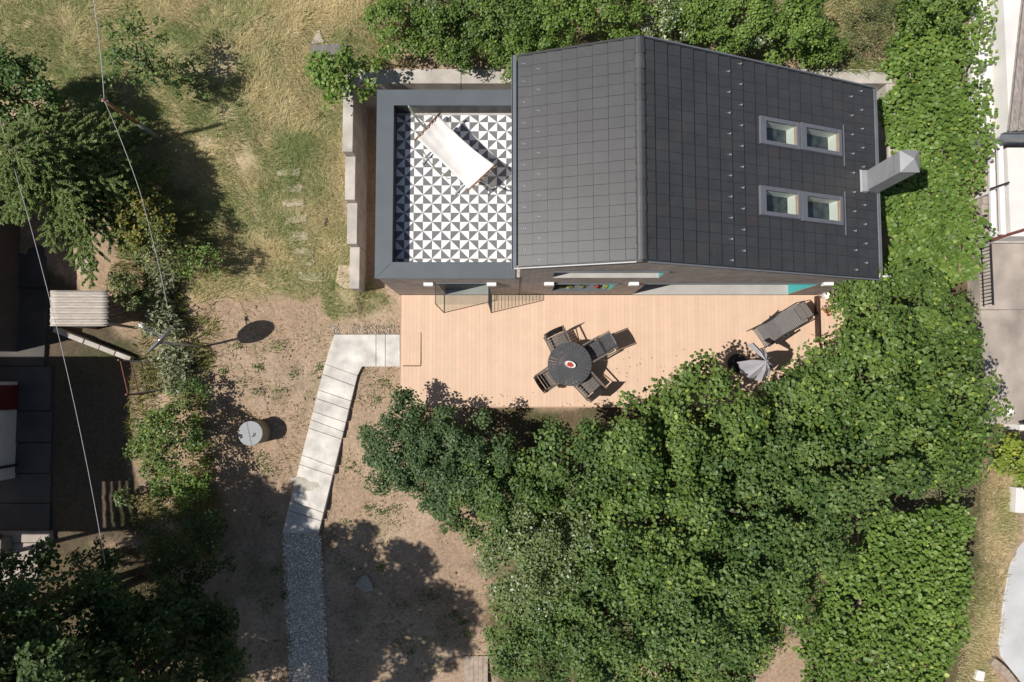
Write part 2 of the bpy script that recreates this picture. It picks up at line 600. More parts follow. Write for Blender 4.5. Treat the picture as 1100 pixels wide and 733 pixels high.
# ------------------------------------------------------------------ ground
def inside(poly, x, y):
    res = np.zeros(x.shape, bool)
    n = len(poly)
    for i in range(n):
        x0, y0 = poly[i][0], poly[i][1]
        x1, y1 = poly[(i + 1) % n][0], poly[(i + 1) % n][1]
        if y0 == y1:
            continue
        cond = ((y0 > y) != (y1 > y)) & (x < (x1 - x0) * (y - y0) / (y1 - y0) + x0)
        res ^= cond
    return res


def vnoise(x, y, s, seed):
    g = np.random.default_rng(seed).random((97, 97))
    u, v = x / s + 500, y / s + 500
    i, j = np.floor(u).astype(int), np.floor(v).astype(int)
    fu, fv = u - i, v - j
    fu, fv = fu * fu * (3 - 2 * fu), fv * fv * (3 - 2 * fv)
    a = g[i % 97, j % 97]; b = g[(i + 1) % 97, j % 97]; c = g[i % 97, (j + 1) % 97]; d = g[(i + 1) % 97, (j + 1) % 97]
    return (a * (1 - fu) + b * fu) * (1 - fv) + (c * (1 - fu) + d * fu) * fv


def fbm(x, y, s, seed):
    return (vnoise(x, y, s, seed) * .5 + vnoise(x, y, s / 2.1, seed + 1) * .3 + vnoise(x, y, s / 4.3, seed + 2) * .2)


def poly_px(pts):
    return [PG(*p) for p in pts]


Z_DRY = poly_px([(-200, -200), (470, -200), (420, 40), (390, 120), (385, 300), (415, 330), (355, 345), (330, 322), (250, 325), (205, 318), (175, 270), (150, 170), (105, 112), (-200, 80)])
Z_STRIP = poly_px([(1025, 760), (1040, 640), (1050, 520), (1065, 490), (1092, 520), (1094, 575), (1080, 612), (1073, 650), (1068, 700), (1062, 760)])
Z_NORTH = poly_px([(395, -200), (1080, -200), (1050, 110), (560, 95), (470, 100), (400, 80)])
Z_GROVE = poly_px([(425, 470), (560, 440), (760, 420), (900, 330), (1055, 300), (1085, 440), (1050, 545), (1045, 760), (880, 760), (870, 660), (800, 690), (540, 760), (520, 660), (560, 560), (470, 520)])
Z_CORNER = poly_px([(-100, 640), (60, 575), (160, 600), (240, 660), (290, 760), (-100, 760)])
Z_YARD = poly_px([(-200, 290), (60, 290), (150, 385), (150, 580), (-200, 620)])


def zone(poly, x, y, soft=.5, seed=3):
    """0..1, with a ragged border"""
    jx = (fbm(x, y, 1.0, seed) - .5) * 1.6 * soft
    jy = (fbm(x + 31, y - 17, 1.0, seed + 9) - .5) * 1.6 * soft
    acc = np.zeros(x.shape)
    for ox, oy in ((0, 0), (.12, .05), (-.1, .1), (.05, -.13), (-.12, -.08)):
        acc += inside(poly, x + jx + ox * soft * 2, y + jy + oy * soft * 2)
    return acc / 5


def axis(lo, hi, step, far):
    core = np.arange(lo, hi + 1e-6, step)
    ext = step * 1.0
    left, right = [], []
    a = lo
    while a > -far:
        ext *= 1.25
        a -= ext
        left.append(a)
    ext = step
    a = hi
    while a < far:
        ext *= 1.25
        a += ext
        right.append(a)
    return np.concatenate([np.array(left[::-1]), core, np.array(right)])


xs = axis(-13.6, 13.6, .085, 160)
ys = axis(-8.2, 9.6, .085, 160)
GX, GY = np.meshgrid(xs, ys)
GZ = gz(GX, GY)
near = (np.abs(GX) < 16) & (np.abs(GY) < 13)
flat_cut = (GX > WX1 - .1) & (GX < EX0 + .1) & (GY > -.7) & (GY < NY0 + .1)
rough_amp = np.where(flat_cut, 0.0, .085)
GZ = GZ + rough_amp * (fbm(GX, GY, .7, 21) - .5) + rough_amp * .7 * (fbm(GX, GY, .22, 25) - .5)
dry, strip, north, yard = (zone(Z_DRY, GX, GY), zone(Z_STRIP, GX, GY), zone(Z_NORTH, GX, GY), zone(Z_YARD, GX, GY))
n1, n2, n3 = fbm(GX, GY, 2.4, 41), fbm(GX, GY, .8, 51), fbm(GX, GY, .3, 61)


def mixc(c, col, w):
    return c * (1 - w[..., None]) + np.array(col) * w[..., None]


soil = np.zeros(GX.shape + (3,)) + np.array((.385, .275, .19))
soil = mixc(soil, (.49, .37, .265), np.clip((n1 - .45) * 3, 0, 1))
soil = mixc(soil, (.255, .18, .13), np.clip((n2 - .55) * 3.2, 0, 1) * .8)
soil = mixc(soil, (.16, .15, .07), np.clip((n3 * .5 + n1 * .5 - .57) * 6, 0, 1) * .5)
dryc = np.zeros(GX.shape + (3,)) + np.array((.46, .36, .21))
dryc = mixc(dryc, (.25, .23, .115), np.clip((n1 - .42) * 4, 0, 1) * .85)
dryc = mixc(dryc, (.50, .40, .26), np.clip((n2 - .52) * 4, 0, 1) * .7)
gcol = soil
gcol = gcol * (1 - dry[..., None]) + dryc * dry[..., None]
gcol = gcol * (1 - strip[..., None]) + mixc(dryc, (.44, .33, .19), strip * .5) * strip[..., None]
northc = mixc(np.zeros(GX.shape + (3,)) + np.array((.40, .29, .20)), (.16, .17, .07), np.clip((n1 - .4) * 3, 0, 1))
gcol = gcol * (1 - north[..., None]) + northc * north[..., None]
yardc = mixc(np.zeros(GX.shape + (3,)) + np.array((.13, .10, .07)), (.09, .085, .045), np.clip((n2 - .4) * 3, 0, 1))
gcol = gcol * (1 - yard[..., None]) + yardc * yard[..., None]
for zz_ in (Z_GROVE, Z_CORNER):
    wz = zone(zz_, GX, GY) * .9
    shaded_litter = mixc(np.zeros(GX.shape + (3,)) + np.array((.11, .085, .05)), (.06, .07, .025), np.clip((n2 - .4) * 4, 0, 1))  # leaf litter, with the shade under the crowns put into its colour
    gcol = gcol * (1 - wz[..., None]) + shaded_litter * wz[..., None]
NX, NY = len(xs), len(ys)
vv = np.stack([GX, GY, GZ], -1).reshape(-1, 3)
idx = np.arange(NX * NY).reshape(NY, NX)
ff = np.stack([idx[:-1, :-1], idx[:-1, 1:], idx[1:, 1:], idx[1:, :-1]], -1).reshape(-1, 4)
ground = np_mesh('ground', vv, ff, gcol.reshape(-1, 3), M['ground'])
for q in ground.data.polygons:
    q.use_smooth = True
structure(ground)


# ------------------------------------------------------------------ grass and small stones
def blades(name, n, poly, cols, length, width, flat=.55, dens_seed=None, thresh=0.0, dz=0.0):
    px = np.array([p.x for p in poly]); py = np.array([p.y for p in poly])
    x = rng.uniform(max(px.min(), -14), min(px.max(), 14), n * 3)
    y = rng.uniform(max(py.min(), -9), min(py.max(), 10.5), n * 3)
    k = zone(poly, x, y) > rng.random(len(x))
    if dens_seed is not None:
        dn = fbm(x, y, 1.1, dens_seed)
        k &= dn + rng.normal(0, .06, len(x)) > thresh
    x, y = x[k][:n], y[k][:n]
    n = len(x)
    z = gz(x, y) + dz
    ang = fbm(x, y, 1.6, 77) * 14 + rng.normal(0, .7, n)
    dirv = np.stack([np.cos(ang), np.sin(ang), np.zeros(n)], 1)
    side = np.stack([-np.sin(ang), np.cos(ang), np.zeros(n)], 1)
    L = length * rng.uniform(.5, 1.4, n)[:, None]
    W = width * rng.uniform(.6, 1.3, n)[:, None]
    up = np.array([[0, 0, 1.0]])
    lean = np.clip(rng.normal(flat, .22, n), .05, .95)[:, None]
    p0 = np.stack([x, y, z - .01], 1)
    p1 = p0 + up * L * .5 * (1 - lean * .5) + dirv * L * .35 * lean
    p2 = p1 + up * L * .45 * (1 - lean) + dirv * L * .55 * lean - up * L * .10 * lean
    vs = np.stack([p0 - side * W, p0 + side * W, p1 + side * W * .8, p1 - side * W * .8, p2 + side * W * .15, p2 - side * W * .15], 1).reshape(-1, 3)
    b = (np.arange(n) * 6)[:, None]
    f = np.concatenate([b + np.array([[0, 1, 2, 3]]), b + np.array([[3, 2, 4, 5]])], 0)
    pick = fbm(x, y, 1.3, 88)
    t = np.clip((pick - .5) * 4 + .62 + rng.normal(0, .35, n), 0, 1)[:, None]
    c = np.array(cols[0])[None] * (1 - t) + np.array(cols[1])[None] * t
    c = np.clip(c * (1 + rng.normal(0, .16, (n, 1))), .01, .9)
    return np_mesh(name, vs, f, np.repeat(c, 6, axis=0), M['blade'])


tag(blades('dry_grass', 125000, Z_DRY, ((.60, .50, .29), (.255, .31, .12)), .21, .0040, .62, 33, .28), 'matted straw coloured grass on the slope left of the house', 'grass', kind='stuff')
tag(blades('dry_grass', 9000, Z_STRIP, ((.60, .48, .30), (.36, .35, .16)), .17, .0055, .6, 35, .30), 'dry yellow grass strip beside the pale curved road', 'grass', kind='stuff')
tag(blades('hedge_grass', 26000, Z_NORTH, ((.46, .38, .20), (.22, .26, .09)), .30, .008, .5, 37, .40), 'long green and straw grass under the hedge behind the house', 'grass', kind='stuff')
Z_SOIL = poly_px([(200, 330), (430, 320), (430, 440), (560, 560), (560, 760), (120, 760), (140, 450), (200, 400)])
tag(blades('weeds', 6500, Z_SOIL, ((.15, .19, .05), (.30, .26, .12)), .12, .007, .55, 39, .545), 'thin patches of weeds on the bare brown soil', 'weeds', kind='stuff')

WP = [(425, 545), (411, 551), (398, 546), (385, 512), (376, 500), (420, 562), (497, 668), (488, 660), (503, 680), (480, 676), (275, 420), (262, 412), (300, 420), (315, 402), (431, 650), (441, 700), (346, 396), (353, 386), (344, 404),
      (288, 556), (300, 612), (306, 640), (309, 690), (460, 640), (282, 492), (287, 505), (352, 430), (372, 560), (410, 610), (365, 600), (430, 690), (470, 715), (265, 470), (241, 398), (256, 372), (300, 372), (278, 395), (392, 470), (402, 430), (412, 412)]
wp_, wn_ = [], []
for (px_, py_) in WP:
    c_ = PG(px_, py_)
    k_ = int(rng.integers(14, 60))
    sp_ = rng.uniform(.05, .17)
    q_ = rng.normal(0, sp_, (k_, 2)) * np.array([1.0, .8])
    xx_, yy_ = c_.x + q_[:, 0], c_.y + q_[:, 1]
    wp_.append(np.stack([xx_, yy_, gz(xx_, yy_) + .04 + .06 * rng.random(k_)], 1))
    wn_.append(rng.normal(0, .5, (k_, 3)) + np.array([0, 0, .9]))
wp_, wn_ = np.concatenate(wp_), np.concatenate(wn_)
wo_ = leaf_cloud('weeds', wp_, wn_, rng.uniform(.04, .085, len(wp_)), leaf_cols(len(wp_), 'mid'), M['leaf_matt'], None, LEAF_LONG)
tag(wo_, 'small green weed tufts scattered over the bare soil beside the path', 'weeds', kind='stuff')

ICO = None


def stones(name, x, y, z, size, cols, label, cat, mat='stone_attr'):
    global ICO
    if ICO is None:
        bm = bmesh.new()
        bmesh.ops.create_icosphere(bm, subdivisions=1, radius=1)
        ICO = (np.array([v.co[:] for v in bm.verts]), np.array([[v.index for v in f.verts] for f in bm.faces]))
        bm.free()
    V, F = ICO
    n = len(x)
    sc = size[:, None] * rng.uniform(.6, 1.3, (n, 3)) * np.array([1, 1, .65])
    a = rng.uniform(0, 6.28, n)
    jit = 1 + rng.normal(0, .13, (n, len(V)))
    v = V[None] * sc[:, None, :] * jit[:, :, None]
    ca, sa = np.cos(a)[:, None], np.sin(a)[:, None]
    vx = v[:, :, 0] * ca - v[:, :, 1] * sa + x[:, None]
    vy = v[:, :, 0] * sa + v[:, :, 1] * ca + y[:, None]
    vz = v[:, :, 2] + z[:, None]
    vs = np.stack([vx, vy, vz], -1).reshape(-1, 3)
    f = (F[None] + (np.arange(n) * len(V))[:, None, None]).reshape(-1, 3)
    o = np_mesh(name, vs, f, np.repeat(cols, len(V), axis=0), M[mat])
    return tag(o, label, cat, kind='stuff')


def scatter_poly(poly, n, seed=None, thresh=0):
    px = np.array([p.x for p in poly]); py = np.array([p.y for p in poly])
    x = rng.uniform(max(px.min(), -14), min(px.max(), 14), n * 4); y = rng.uniform(max(py.min(), -9), min(py.max(), 10), n * 4)
    k = inside(poly, x, y)
    if seed:
        k &= fbm(x, y, .9, seed) + rng.normal(0, .08, len(x)) > thresh
    return x[k][:n], y[k][:n]


x, y = scatter_poly(Z_SOIL, 9000, 71, .42)
c = np.array((.40, .30, .22))[None] * rng.uniform(.55, 1.3, (len(x), 1))
stones('soil_clods', x, y, gz(x, y), .010 + .034 * rng.random(len(x)) ** 7, c, 'small clods and pebbles lying on the bare brown soil', 'pebbles')

Z_GRAVEL = poly_px([(305, 571), (343, 571), (347, 640), (354, 760), (316, 760), (311, 650)])
mb = MB()
mb.prism([(p.x, p.y) for p in Z_GRAVEL[::-1]], [float(gz(p.x, p.y)) - .05 for p in Z_GRAVEL[::-1]], [float(gz(p.x, p.y)) + .035 for p in Z_GRAVEL[::-1]])
structure(mb.build('gravel_path', simple('gravel_bed', (.46, .415, .355), .95, var=.35, scale=45, bump=.8, bscale=60)))
zg = poly_px([(303, 573), (345, 573), (349, 640), (356, 760), (313, 760), (307, 650)])
x, y = scatter_poly(zg, 7000)
c = np.array((.68, .615, .52))[None] * rng.uniform(.45, 1.75, (len(x), 1))
stones('gravel', x, y, gz(x, y) + .035, .011 + .013 * rng.random(len(x)) ** 2, c, 'grey crushed gravel below the concrete steps', 'gravel')
x, y = scatter_poly(poly_px([(352, 349), (429, 349), (429, 361), (356, 361)]), 650)
c = np.array((.40, .33, .265))[None] * rng.uniform(.5, 1.4, (len(x), 1))
stones('gravel', x, y, gz(x, y) + .01, .012 + .014 * rng.random(len(x)) ** 2, c, 'pale gravel strip along the top edge of the concrete path', 'gravel')

# ------------------------------------------------------------------ path of concrete slabs
path = MB()
DECK_W, DECK_S, WALL_Y, DECK_E = -2.77, -0.59, 2.20, 8.35


SLAB_Z = []


def path_slab(pts, dz):
    w = [PG(px, py, dz) for px, py in pts]
    zt = sum(p.z for p in w) / len(w)
    w = [P(px, py, zt) for px, py in pts]
    SLAB_Z.append(zt)
    path.prism([(p.x, p.y) for p in w], zt - .35, zt)


g_ = .2
path_slab([(414 + g_, 394), (429.6, 394), (429.6, 359.4), (414 + g_, 359.4)], .13)
path_slab([(404 + g_, 394), (414 - g_, 394), (414 - g_, 359.4), (404 + g_, 359.4)], .12)
path_slab([(349, 391), (384, 403.5), (389, 394), (404 - g_, 394), (404 - g_, 359.4), (359, 359.4)], .11)
L_ = [391, 402, 419, 428, 442, 451, 460, 489, 499, 538, 548, 573]
R_ = [403.5, 415, 431, 440, 454, 464, 472, 502, 511, 551, 560, 573.5]


def lx(v):
    return 349 + (303 - 349) * (v - 391) / (573 - 391)


def rx_(v):
    return 384 + (342 - 384) * (v - 403.5) / (573.5 - 403.5)


for i in range(len(L_) - 1):
    a0, a1, b0, b1 = L_[i] + .18, L_[i + 1] - .18, R_[i] + .18, R_[i + 1] - .18
    path_slab([(lx(a1), a1), (rx_(b1), b1), (rx_(b0), b0), (lx(a0), a0)], .115 + .012 * (i % 2))
structure(path.build('path', M['path'], bevel=.012))
zs_ = SLAB_Z[3 + 8] + .003
mb = MB()
pts_ = []
for k in range(26):
    t = 2 * math.pi * k / 26
    rr_ = 1 + .16 * math.sin(3 * t + 1) + .10 * math.sin(5 * t) + .07 * math.sin(9 * t + 2)
    c_ = P(326, 520.5, zs_)
    pts_.append((c_.x + .34 * rr_ * math.cos(t), c_.y + .17 * rr_ * math.sin(t) - .06 * math.cos(t)))
mb.add([(q[0], q[1], zs_) for q in pts_], [tuple(range(len(pts_)))])
structure(mb.build('path_stain', simple('damp_concrete', (.43, .385, .33), .8, var=.2, scale=5)))

# ------------------------------------------------------------------ deck
mb = MB()
w_b = .098
xx = DECK_W
i = 0
while xx < DECK_E - .01:
    t = rng.uniform(.96, 1.03)
    warm = rng.uniform(-.008, .008)
    colr = (.665 * t, (.472 + warm) * t, (.342 + warm) * t)
    x1 = min(xx + w_b - .0018, DECK_E)
    mb.box(xx, x1, DECK_S, WALL_Y - .004, -.026, rng.uniform(-.0015, .0015), colr)
    xx += w_b
    i += 1
deck = thing('deck', (DECK_W, DECK_S, -.14), 'pale peach timber deck along the front of the dark roofed house', 'deck')
mb.build('boards', M['board'], deck, color=True)
mb = MB()
mb.box(DECK_W + .01, DECK_E, DECK_S + .01, WALL_Y - .01, -.3, -.03)
mb.build('base', M['grey_wood'], deck)
mb = MB()
mb.box(DECK_W - .022, DECK_E, DECK_S - .026, DECK_S - .003, -.24, -.002)
mb.box(DECK_W - .026, DECK_W - .003, DECK_S - .002, WALL_Y - .01, -.24, -.002)
mb.build('fascia', simple('deck_fascia', (.42, .27, .18), .8, var=.1), deck)

mb = MB()
p0, p1 = P(432, 392.5, .02), P(452, 357.5, .02)
for i in range(5):
    xa = p0.x + (p1.x - p0.x) * i / 5
    xb_ = p0.x + (p1.x - p0.x) * (i + 1) / 5
    mb.prism([(xa + .001, p0.y), (xb_ - .001, p0.y), (xb_ - .001, p1.y), (xa + .001, p1.y)], .003, [.006 + .006 * i, .006 + .006 * (i + 1), .012 + .003 * i, .012 + .003 * i], (.645, .45, .322))
mb.box(p0.x + .02, p1.x, p0.y - .03, p0.y - .004, .003, .02, (.20, .13, .09))
lone(mb.build('wooden_ramp', M['board'], color=True), 'low flush wooden ramp at the left end of the deck by the concrete path', 'ramp')

# ------------------------------------------------------------------ the house
HX0, HX1 = 0.16, 7.70
RX = 2.335
LX0, LX1 = -2.86, 0.16
SY, NYY = 2.22, 6.29
ZL, ZR, ZE = 4.15, 4.88, 2.69
house = thing('house', (2.4, 4.2, -.15), 'dark brick house with charcoal tiled gable roof and a tiled roof terrace', 'house')


def roof_z(x_):
    return ZL + (ZR - ZL) * (x_ - HX0) / (RX - HX0) if x_ <= RX else ZR + (ZE - ZR) * (x_ - RX) / (HX1 + .03 - RX)


def wall_holes(mb, xs_, zb, ztop, holes, ya, yb):
    xs_ = sorted(set(xs_ + [h[0] for h in holes] + [h[1] for h in holes]))
    for a, b in zip(xs_[:-1], xs_[1:]):
        m = (a + b) / 2
        hs = sorted([h for h in holes if h[0] <= m <= h[1]], key=lambda h: h[2])
        z = zb
        for h in hs:
            if h[2] > z:
                mb.box(a, b, ya, yb, z, h[2])
            z = h[3]
        za, zb2 = ztop(a), ztop(b)
        mb.hexa([(a, ya, z), (b, ya, z), (b, yb, z), (a, yb, z)], [(a, ya, za), (b, ya, zb2), (b, yb, zb2), (a, yb, za)])


UPW = (0.86, 3.10, 2.73, 3.52)
LOW = (0.97, 2.34, 0.62, 1.90)
DOOR = (3.02, 6.93, 0.0, 1.93)
TDOOR = (-1.66, -0.52, 0.0, 1.98)
TH = .30
mb = MB()
wall_holes(mb, [HX0, RX, HX1], -.25, lambda q: roof_z(q) - .10, [UPW, LOW, DOOR], SY, SY + TH)
wall_holes(mb, [HX0, RX, HX1], -.25, lambda q: roof_z(q) - .10, [], NYY - TH, NYY - .02)
mb.box(HX1 - TH, HX1, SY + TH, NYY - TH, -.25, roof_z(HX1) - .12)
mb.box(HX0, HX0 + TH, SY + TH, NYY - TH, -.25, ZL - .08)
wall_holes(mb, [LX0 + .02, HX0], -.25, lambda q: 2.80, [TDOOR], SY - .01, SY + TH)
mb.box(LX0 + .02, LX0 + TH, SY + TH, 6.20, -.25, 2.80)
mb.box(LX0 + TH, HX0, 6.20 - TH, 6.20, -.25, 2.80)
mb.build('wall', M['brick'], house)
# coping of the terrace parapet with mitred corners
mb = MB()
IX, IY0, IY1 = -2.505, 2.525, 5.885
o_ = [(LX0 - .01, 2.175), (HX0 - .09, 2.175), (HX0 - .09, 6.225), (LX0 - .01, 6.225)]
cz0, cz1 = 2.80, 2.85
mb.prism([o_[0], o_[1], (HX0 - .09, IY0), (IX, IY0)], cz0, cz1)
mb.prism([(IX, IY1), (HX0 - .09, IY1), o_[2], o_[3]], cz0, cz1)
mb.prism([o_[0], (IX, IY0), (IX, IY1), o_[3]], cz0, [cz1 + .001] * 4)
mb.build('parapet_coping', M['coping'], house, bevel=.006)
mb = MB()
mb.box(IX - .03, HX0 + .01, IY1 + .005, IY1 + .03, 2.35, 2.798)
mb.box(IX - .03, HX0 + .01, IY0 - .03, IY0 - .005, 2.35, 2.798)
mb.box(IX - .03, IX - .005, IY0, IY1, 2.35, 2.798)
mb.build('parapet_lining', M['dark_trim'], house)
# patterned terrace floor
TZ = 2.415
tile_w = .2005
mb = MB()
mb.box(IX - .02, HX0 + .02, IY0 - .02, IY1 + .02, 2.30, TZ - .004)
mb.build('terrace_slab', M['sill'], house)
mb = MB()
x0 = P(424.6, 220, TZ).x
y0 = P(440, 278, TZ).y
WHT, GRY = (.80, .79, .78), (.165, .165, .17)
ncol = 14
gap = .0018
for ci in range(ncol):
    for ri in range(-2, 17):
        xa, xb = x0 + ci * tile_w, x0 + (ci + 1) * tile_w
        ya, yb = y0 + ri * tile_w, y0 + (ri + 1) * tile_w
        ya, yb = max(ya, IY0 + .003), min(yb, IY1 - .045)
        xb = min(xb, HX0 + .02)
        if yb - ya < .01 or xb - xa < .01:
            continue
        xa += gap; xb -= gap; ya += gap; yb -= gap
        a, b, c_, d = (xa, ya, TZ), (xb, ya, TZ), (xb, yb, TZ), (xa, yb, TZ)
        ev_c, ev_r = ci % 2 == 0, ri % 2 == 0
        s = rng.uniform(.97, 1.03)
        w_, g2 = tuple(q * s for q in WHT), tuple(q * s for q in GRY)
        if ev_c and ev_r:        # lower left of a star: dark upper left
            mb.add([a, c_, d], [(0, 1, 2)], g2); mb.add([a, b, c_], [(0, 1, 2)], w_)
        elif not ev_c and ev_r:  # dark lower left
            mb.add([a, b, d], [(0, 1, 2)], g2); mb.add([b, c_, d], [(0, 1, 2)], w_)
        elif ev_c and not ev_r:  # dark upper right
            mb.add([b, c_, d], [(0, 1, 2)], g2); mb.add([a, b, d], [(0, 1, 2)], w_)
        else:                    # dark lower right
            mb.add([a, b, c_], [(0, 1, 2)], g2); mb.add([a, c_, d], [(0, 1, 2)], w_)
mb.build('terrace_floor', M['mosaic'], house, color=True)

# the tiled roof: individual overlapping tiles in one mesh, rooflight openings left free
SKY = [  # px corners of each rooflight frame
    ((815, 125.5), (857.5, 132.5), (857.5, 161), (815, 155)),
    ((858.5, 133), (902.5, 140), (902.5, 168), (858.5, 161.5)),
    ((815, 199.5), (859, 206), (859, 236), (815, 231)),
    ((859.5, 206.5), (904, 212), (904, 243), (859.5, 237)),
]
RR = Vector((HX1 + .03 - RX, 0, ZE - ZR)); RLEN = RR.length; RR.normalize()
RN = Vector((-RR.z, 0, RR.x))
RL = Vector((HX0 - .06 - RX, 0, roof_z(HX0 - .06) - ZR)); LLEN = RL.length; RL.normalize()
LN = Vector((RL.z, 0, -RL.x))


def on_right(px, py, off=0.0):
    """where a sight line meets the right roof slope"""
    o = Vector((0, 0, CAM_H))
    d = P(px, py, 0) - o
    p0 = Vector((RX, 0, ZR)) + RN * off
    t = (p0 - o).dot(RN) / d.dot(RN)
    return o + d * t


sky_rects = []
for q in SKY:
    pts = [on_right(*c) for c in q]
    us = [(p - Vector((RX, 0, ZR))).dot(RR) for p in pts]
    ys_ = [p.y for p in pts]
    sky_rects.append(((us[0] + us[3]) / 2, (us[1] + us[2]) / 2, (ys_[2] + ys_[3]) / 2, (ys_[0] + ys_[1]) / 2))


def tile_plane(mb, org, dr, nrm, length, n_course, y_a, y_b, wy, holes, shade):
    e = length / n_course
    rows = int(round((y_b - y_a) / wy))
    wy = (y_b - y_a) / rows
    for k in range(n_course):
        for r in range(rows):
            u0, u1 = k * e + .005, (k + 1) * e - .005
            ya, yb = y_a + r * wy + .0028, y_a + (r + 1) * wy - .0028
            pieces = [(u0, u1, ya, yb)]
            for (h0, h1, g0, g1) in holes:
                nxt = []
                for (a, b, c, d) in pieces:
                    if b <= h0 or a >= h1 or d <= g0 or c >= g1:
                        nxt.append((a, b, c, d))
                        continue
                    if a < h0: nxt.append((a, h0, c, d))
                    if b > h1: nxt.append((h1, b, c, d))
                    aa, bb = max(a, h0), min(b, h1)
                    if c < g0: nxt.append((aa, bb, c, g0))
                    if d > g1: nxt.append((aa, bb, g1, d))
                pieces = nxt
            s = shade * rng.uniform(.94, 1.06)
            warm = 1.14 if rng.random() < .02 else 1.0
            colr = (.043 * s * warm, .042 * s, .0425 * s)
            j = rng.uniform(-.0015, .0015)
            for (a, b, c, d) in pieces:
                if b - a < .01 or d - c < .01:
                    continue
                ha = .004 + .024 * (a - u0) / (u1 - u0) + j
                hb = .004 + .024 * (b - u0) / (u1 - u0) + j
                def pt(u, y_, h):
                    v = org + dr * u + nrm * h
                    return (v.x, y_, v.z)
                vs = [pt(a, c, ha), pt(b, c, hb), pt(b, d, hb), pt(a, d, ha), pt(a, c, ha - .016), pt(b, c, hb - .022), pt(b, d, hb - .022), pt(a, d, ha - .016)]
                fs = [(0, 1, 2, 3), (7, 6, 5, 4), (0, 4, 5, 1), (1, 5, 6, 2), (2, 6, 7, 3), (3, 7, 4, 0)]
                if dr.x < 0:
                    fs = [f[::-1] for f in fs]
                mb.add(vs, fs, colr)


mb = MB()
tile_plane(mb, Vector((RX, 0, ZR)), RR, RN, RLEN, 20, SY - .01, NYY + .01, .2, sky_rects, 1.0)
tile_plane(mb, Vector((RX, 0, ZR)), RL, LN, LLEN - .02, 8, SY - .01, NYY + .01, .2, [], 1.05)  # left slope tiles slightly lighter: its stronger sun put into the colour
roof = mb.build('roof', M['tile'], house, color=True)
mb = MB()   # membrane well below the tiles
mb.prism([(HX0 + .05, SY + .02), (RX, SY + .02), (RX, NYY - .04), (HX0 + .05, NYY - .04)], [ZL - .70, ZR - .70, ZR - .70, ZL - .70], [ZL - .68, ZR - .68, ZR - .68, ZL - .68])
mb.prism([(RX, SY + .02), (HX1 - .05, SY + .02), (HX1 - .05, NYY - .04), (RX, NYY - .04)], [ZR - .70, ZE - .68, ZE - .68, ZR - .70], [ZR - .68, ZE - .66, ZE - .66, ZR - .68])
mb.build('underlay', M['membrane'], house)
# ridge of half round tiles
mb = MB()
n_r = 14
for k in range(n_r):
    ya = SY - .015 + (NYY - SY + .03) * k / n_r
    yb = SY - .015 + (NYY - SY + .03) * (k + 1) / n_r
    vs, fs = [], []
    for yq, rr_ in ((ya, .108), (yb + .010, .094)):
        for s in range(9):
            t = math.pi * s / 8
            vs.append((RX + rr_ * 1.0 * math.cos(t), yq, ZR - .035 + rr_ * .85 * math.sin(t)))
    for s in range(8):
        fs.append((s, s + 1, 10 + s, 9 + s))
    sh = rng.uniform(.85, 1.1)
    mb.add(vs, fs, (.060 * sh, .060 * sh, .062 * sh))
mb.build('ridge_tiles', M['tile'], roof, smooth=False, color=True)


def on_plane(side, u, y_, h=0.0):
    d, n = (RR, RN) if side > 0 else (RL, LN)
    v = Vector((RX, 0, ZR)) + d * u + n * h
    return Vector((v.x, y_, v.z))


# verge trims, gutters
for yy in (SY - .035, NYY + .035):
    mb = MB()
    for side, ln in ((1, RLEN), (-1, LLEN)):
        a, b = on_plane(side, .0, yy, -.02), on_plane(side, ln, yy, -.02)
        mb.obox((a + b) / 2, (b - a) / 2, Vector((0, .022, 0)), Vector((0, 0, .05)))
    mb.build('verge_trim', M['dark_trim'], house)
mb = MB()
a, b = on_plane(-1, .1, SY - .055, .035), on_plane(-1, LLEN + .05, SY - .055, .035)
mb.obox((a + b) / 2, (b - a) / 2, Vector((0, .010, 0)), Vector((0, 0, .012)))
mb.build('verge_flashing', M['silver'], house)
for yy in (SY - .05, NYY + .05):
    mb = MB()
    a, b = on_plane(1, .1, yy, .03), on_plane(1, RLEN + .02, yy, .03)
    mb.obox((a + b) / 2, (b - a) / 2, Vector((0, .013, 0)), Vector((0, 0, .010)))
    mb.build('verge_edge', M['trim'], house)
mb = MB()
ge = on_plane(1, RLEN, 0)
gy0, gy1 = SY - .06, NYY + .06
mb.box(ge.x + .006, ge.x + .02, gy0, gy1, ge.z - .09, ge.z - .005)
mb.box(ge.x + .10, ge.x + .115, gy0, gy1, ge.z - .09, ge.z - .015)
mb.box(ge.x + .02, ge.x + .10, gy0, gy1, ge.z - .10, ge.z - .08)
mb.box(ge.x + .02, ge.x + .10, gy0, gy0 + .012, ge.z - .09, ge.z - .02)
mb.box(ge.x + .02, ge.x + .10, gy1 - .012, gy1, ge.z - .09, ge.z - .02)
le = on_plane(-1, LLEN, 0)
mb.build('gutter', M['trim'], house)
mb = MB()
mb.box(le.x - .10, le.x - .015, SY - .06, NYY + .06, le.z - .07, le.z - .01)
mb.box(le.x - .11, le.x - .098, SY - .06, NYY + .06, le.z - .09, le.z + .012)
mb.box(le.x - .02, le.x + .14, SY + .02, NYY - .03, le.z - .10, le.z - .072)
mb.build('eaves_flashing', M['trim'], house, bevel=.004)
mb = MB()
mb.tube([(ge.x + .06, SY + .04, ge.z - .06), (ge.x + .30, SY + .03, ge.z - .04)], .022, 10)
mb.build('drain_pipe', M['white'], house, smooth=True)

# snow hooks
hk = MB()
hk.box(-.008, .022, -.013, .013, .028, .034)
hk.box(.018, .024, -.015, .015, .030, .065)
hk.box(-.05, -.008, -.004, .004, .026, .031)
hook0 = hk.build('snow_hook', M['hook'], None)


